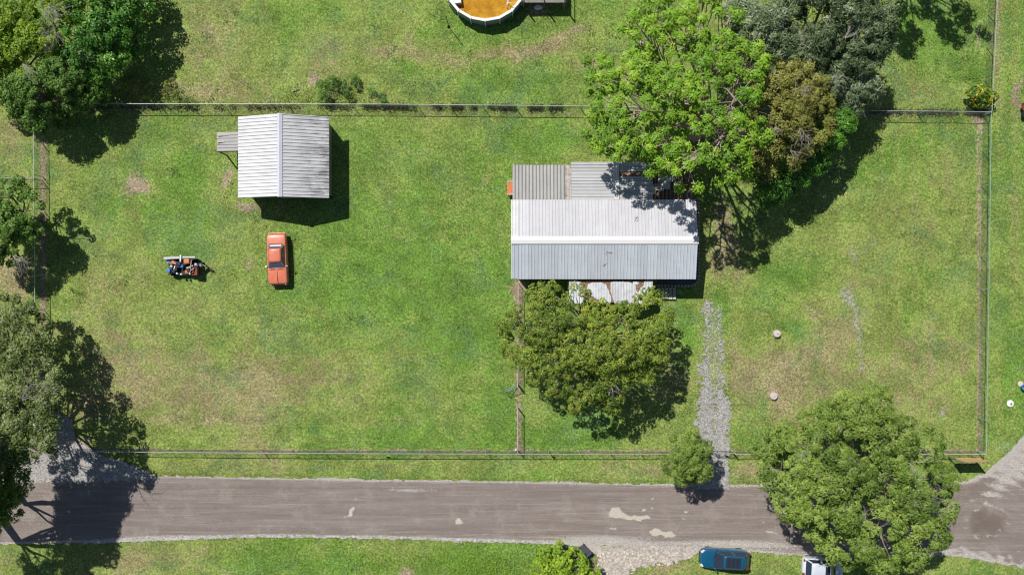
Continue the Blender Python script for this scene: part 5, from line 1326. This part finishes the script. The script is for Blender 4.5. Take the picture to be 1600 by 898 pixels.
# ------------------------------------------------------------------ pool and deck
def water_mat():
    m, nt, b = newmat('amber_pool_water'); t = NT(nt); p = t.pos()
    c = t.mix(t.ramp(t.noise(p, .9, 5, .65, .5), .35, .65), (.40, .18, .012, 1), (.62, .33, .03, 1))
    c = t.mix(t.ramp(t.noise(p, 3.5, 4, .7), .55, .8, 0, .6), c, (.75, .50, .10, 1))
    nt.links.new(c, b.inputs['Base Color']); b.inputs['Roughness'].default_value = .12
    nt.links.new(t.bump(t.noise(p, 4, 3, .6), .12, .03), b.inputs['Normal'])
    return m
def pool():
    hr = 1.25; c = P(758, -33, hr); c.z = 0; r = 66.5 / PX * (H - hr) / H; n = 18
    root = empty('swimming_pool', c, 'round above ground pool with white rim and amber water', 'pool')
    pol = lambda rad, k, z: (rad * math.cos(2 * math.pi * (k + .5) / n), rad * math.sin(2 * math.pi * (k + .5) / n), z)
    V = []; ro, ri = r - .07, r - .13
    V += [pol(ro, k, 0) for k in range(n)] + [pol(ro, k, hr - .04) for k in range(n)] + [pol(ri, k, hr - .04) for k in range(n)] + [pol(ri, k, .0) for k in range(n)]
    F = [(a * n + k, a * n + (k + 1) % n, (a + 1) * n + (k + 1) % n, (a + 1) * n + k) for a in range(3) for k in range(n)]
    m = MB(); m.add(V, F); m.build('wall', simple('pool_wall', (.30, .33, .40, 1), .5, var=.1), root)
    for k in range(n):
        a, b = Vector(pol(r, k, hr)), Vector(pol(r, k + 1, hr)); a2, b2 = Vector(pol(r - .24, k, hr)), Vector(pol(r - .24, k + 1, hr))
        e = (b - a).normalized() * .012
        m = MB(); z = Vector((0, 0, -.05)); q = [a + e, b - e, b2 - e, a2 + e]
        m.add(q + [v + z for v in q], [(0, 1, 2, 3), (7, 6, 5, 4)] + [(i, 4 + i, 4 + (i + 1) % 4, (i + 1) % 4) for i in range(4)])
        m.build('rim_section', M['white'], root)
        q = Vector(pol(r + .01, k, 0)); m = MB(); m.tube([(q.x, q.y, 0), (q.x, q.y, hr + .02)], .045, 8); m.box((q.x * .97, q.y * .97, hr + .02), (.16, .16, .05), rz=2 * math.pi * (k + .5) / n); m.build('upright', M['white'], root)
    m = MB(); m.prism([pol(ri - .01, k, 0)[:2] for k in range(n)], .05, .62); m.build('pool_water', water_mat(), root)
    # white step block inside the left of the basin
    a = Vector(P(716, -8, 1.1)) - c
    m = MB(); m.box((a.x - .25, a.y + .4, .55), (.8, 2.4, 1.1), rz=.12); m.build('pool_steps', M['white'], root, bevel=.05)
    # ladder at the right
    a = Vector(P(803, 3, 1.3)) - c
    lad = empty('ladder', c, None, None); lad.parent = root; lad.location = (0, 0, 0)
    bpy.data.objects.remove(lad)
    m = MB()
    for s in (-.25, .25):
        m.tube([(a.x - .7, a.y + s, .7), (a.x - .5, a.y + s, 1.6), (a.x - .2, a.y + s, 1.75), (a.x + .1, a.y + s, 1.6), (a.x + .15, a.y + s, .9)], .025, 6)
    for z in (.8, 1.1, 1.4): m.tube([(a.x - .66 + (z - .7) * .2, a.y - .25, z), (a.x - .66 + (z - .7) * .2, a.y + .25, z)], .025, 6)
    m.build('ladder', M['white'], root)
    # timber deck right of the pool
    h = 1.2; q0 = P(817, 4.5, h); q1 = P(884, 4.5, h); base = Vector((q0.x, q0.y, 0))
    rt = empty('pool_deck', base, 'grey timber deck on posts right of the round pool', 'deck')
    w_ = q1.x - q0.x
    pm = MB(); pm.box((w_ / 2, 0, 0), (w_, .135, .035)); me = pm.mesh('plank'); me.materials.append(M['wood_grey'])
    for k in range(16):
        o = bpy.data.objects.new('plank', me); COL.objects.link(o); o.parent = rt; o.location = (random.Random(k).uniform(-.02, .02), .07 + k * .15, h)
    for x in (.1, w_ / 2, w_ - .1):
        m = MB(); m.box((x, 1.2, h - .1), (.06, 2.4, .16)); m.build('joist', M['wood_grey'], rt)
        for y in (.06, 2.2):
            m = MB(); m.box((x, y, (h + .9) / 2), (.1, .1, h + .9)); m.build('post', M['wood_grey'], rt)
    m = MB(); m.box((w_ - .1, 1.1, h + .85), (.05, 2.2, .09)); m.build('handrail', M['wood_grey'], rt)
    q = P(841, 13); m = MB(); m.lathe([(.26, 0), (.34, .12), (.30, .22), (.12, .28), (0, .28)], 10, (0, 0, 0))
    o = m.build('bucket', M['white'], None, smooth=True); o.location = q; o.scale = (1.3, .7, 1); tag(o, 'white upturned tub on the bare soil below the pool deck', 'tub')
    # clothes pole
    p = P(701, 42); root = empty('garden_pole', p, 'thin black pole standing alone on the lawn left of the pool', 'pole')
    m = MB(); m.tube([(0, 0, 0), (0, 0, 2.6)], .035, 8); m.build('pole', M['black'], root)
    m = MB(); m.lathe([(.14, 0), (.1, .06), (.04, .1)], 10); m.build('foot', M['black'], root)
pool()

# ------------------------------------------------------------------ small things
def small():
    # notice board at the corner
    a, b = P(1481, 712.5), P(1518.5, 712.5)
    root = empty('notice_board', a, 'plywood board on two wooden posts outside the lower right fence corner', 'board')
    w_ = b.x - a.x; hh = 2.45
    for x in (0, w_):
        m = MB(); m.box((x, 0, hh / 2), (.10, .10, hh)); m.build('post', M['wood'], root, bevel=.008)
    m = MB(); m.box((w_ / 2, .07, 1.83), (w_ + .1, .03, 1.22)); m.build('panel', M['ply'], root, bevel=.004)
    for z in (1.22, 2.44):
        m = MB(); m.box((w_ / 2, .11, z), (w_ + .1, .045, .08)); m.build('batten', M['ply'], root, bevel=.004)
    # septic lids
    for (x, y, lab) in ((1213, 521, 'upper round concrete lid standing in the right lawn'), (1208, 618, 'lower round concrete lid standing in the right lawn')):
        p = P(x, y); root = empty('tank_lid', p, lab, 'lid', group='round concrete lids in the right lawn')
        m = MB(); m.lathe([(.36, 0), (.36, .22), (.33, .26), (.0, .27)], 20); m.build('riser', M['concrete'], root)
        m = MB(); m.lathe([(.28, .26), (.28, .31), (0, .32)], 20); o = m.build('cap', simple('lid_cap', (.58, .52, .50, 1), .8, var=.15), root)
        m = MB(); m.tube([(-.08, 0, .31), (-.06, 0, .38), (.06, 0, .38), (.08, 0, .31)], .015, 5); m.build('handle', M['steel'], o)
    # wheeled bin lying on the verge
    p = P(915, 858); root = empty('wheeled_bin', p, 'black wheeled bin lying open on the verge beside the gravel apron', 'bin', rz=R(-48))
    m = MB(); V = []
    for x, s in ((-.55, .24), (.45, .32)):
        V += [(x, -s, .04), (x, s, .04), (x, s, .04 + 1.8 * s), (x, -s, .04 + 1.8 * s)]
    m.add(V, [(0, 3, 2, 1), (0, 1, 5, 4), (1, 2, 6, 5), (2, 3, 7, 6), (3, 0, 4, 7)])
    o = m.build('body', simple('bin_plastic', (.05, .055, .075, 1), .5, var=.2), root); md = o.modifiers.new('thickness', 'SOLIDIFY'); md.thickness = .03
    m = MB(); m.box((.62, .0, .10), (.5, .62, .05), rz=.2); m.build('lid', simple('lid_plastic', (.12, .14, .19, 1), .45, var=.15), root, bevel=.02)
    for s in (-1, 1):
        m = MB(); m.lathe([(.02, -.03), (.12, -.03), (.12, .03), (.02, .03)], 12, (-.55, s * .27, .30), 'y'); m.build('wheel', M['rubber'], root)
    # white disc, blue tub, brown heap at the right edge
    p = P(1578, 630); m = MB(); m.lathe([(.30, .02), (.33, .05), (.31, .08), (.12, .10), (.10, .16), (0, .17)], 22)
    root = empty('white_dish', p, 'round white disc lying on the grass right of the green fence', 'disc'); m.build('disc', M['white'], root)
    m = MB(); m.lathe([(.09, .165), (.07, .21), (0, .215)], 12); m.build('hub', M['steel'], root)
    p = P(1595, 603); root = empty('toy_tub', p, 'blue tub with a pale lid on the grass at the right edge', 'tub')
    m = MB(); m.lathe([(.20, 0), (.28, .38), (.25, .38), (.18, .04), (0, .04)], 18, (.12, -.08, 0)); m.build('tub', M['blue_pl'], root)
    m = MB(); m.lathe([(.26, 0), (.26, .04), (0, .06)], 18, (-.06, .22, .02)); m.build('lid', simple('pale_pink', (.66, .52, .48, 1), .5), root)
    p = P(1597, 168); root = empty('fire_pit', p, 'brown rusty bowl on bare soil at the right edge', 'fire pit')
    m = MB(); m.lathe([(.25, .25), (.45, .4), (.48, .42), (.44, .42), (.2, .28), (0, .27)], 18, (.1, 0, 0)); m.build('bowl', M['red_rust'], root)
    for k in range(3):
        a = k * 2.1; m = MB(); m.tube([(.1 + .3 * math.cos(a), .3 * math.sin(a), .3), (.1 + .42 * math.cos(a), .42 * math.sin(a), 0)], .02, 5); m.build('leg', M['black'], root)
    p = P(1596, 178); root = empty('garden_cart', p, 'dark cart with a white handle bar at the right edge', 'cart')
    m = MB(); m.box((.3, -.15, .35), (.9, .55, .3)); m.build('tray', M['navy'], root, bevel=.03)
    m = MB(); m.tube([(-.15, .05, .75), (.9, .22, .75)], .04, 8); m.build('handle', M['white'], root)
    for y in (-.45, .12):
        m = MB(); m.lathe([(.03, -.03), (.17, -.03), (.17, .03), (.03, .03)], 12, (.3, y, .17), 'y'); m.build('wheel', M['rubber'], root)
    # fallen limb and meter box bits
    p = P(462, 141); m = MB(); m.tube([(-.3, -.15, .05), (0, 0, .08), (.3, .12, .05)], [.05, .04, .03], 6); m.tube([(0, 0, .08), (.05, .25, .05)], .02, 5)
    o = m.build('fallen_branch', M['dead']); o.location = p; tag(o, 'short pale broken branch on the grass above the top fence', 'branch')
    p = P(806, 702, .3); m = MB(); m.box((0, 0, .25), (.16, .12, .5)); o = m.build('meter_box', M['white'], None, bevel=.02); o.location = (p.x, p.y, 0); tag(o, 'small white box at the foot of the dividing fence', 'box')
    for (x, y, lab) in ((859, 707, 'small black sign plate wired to the road fence below the front tree'), (597, 707, 'small black plate on the road fence below the middle of the lawn'), (1133, 706, 'black padlock box hanging on the driveway gate')):
        p = P(x, y, .8); m = MB(); m.box((0, 0, 0), (.30, .03, .26)); o = m.build('sign_plate', M['black'], None, bevel=.006); o.location = (p.x, p.y - .06, .85); tag(o, lab, 'plate')
small()
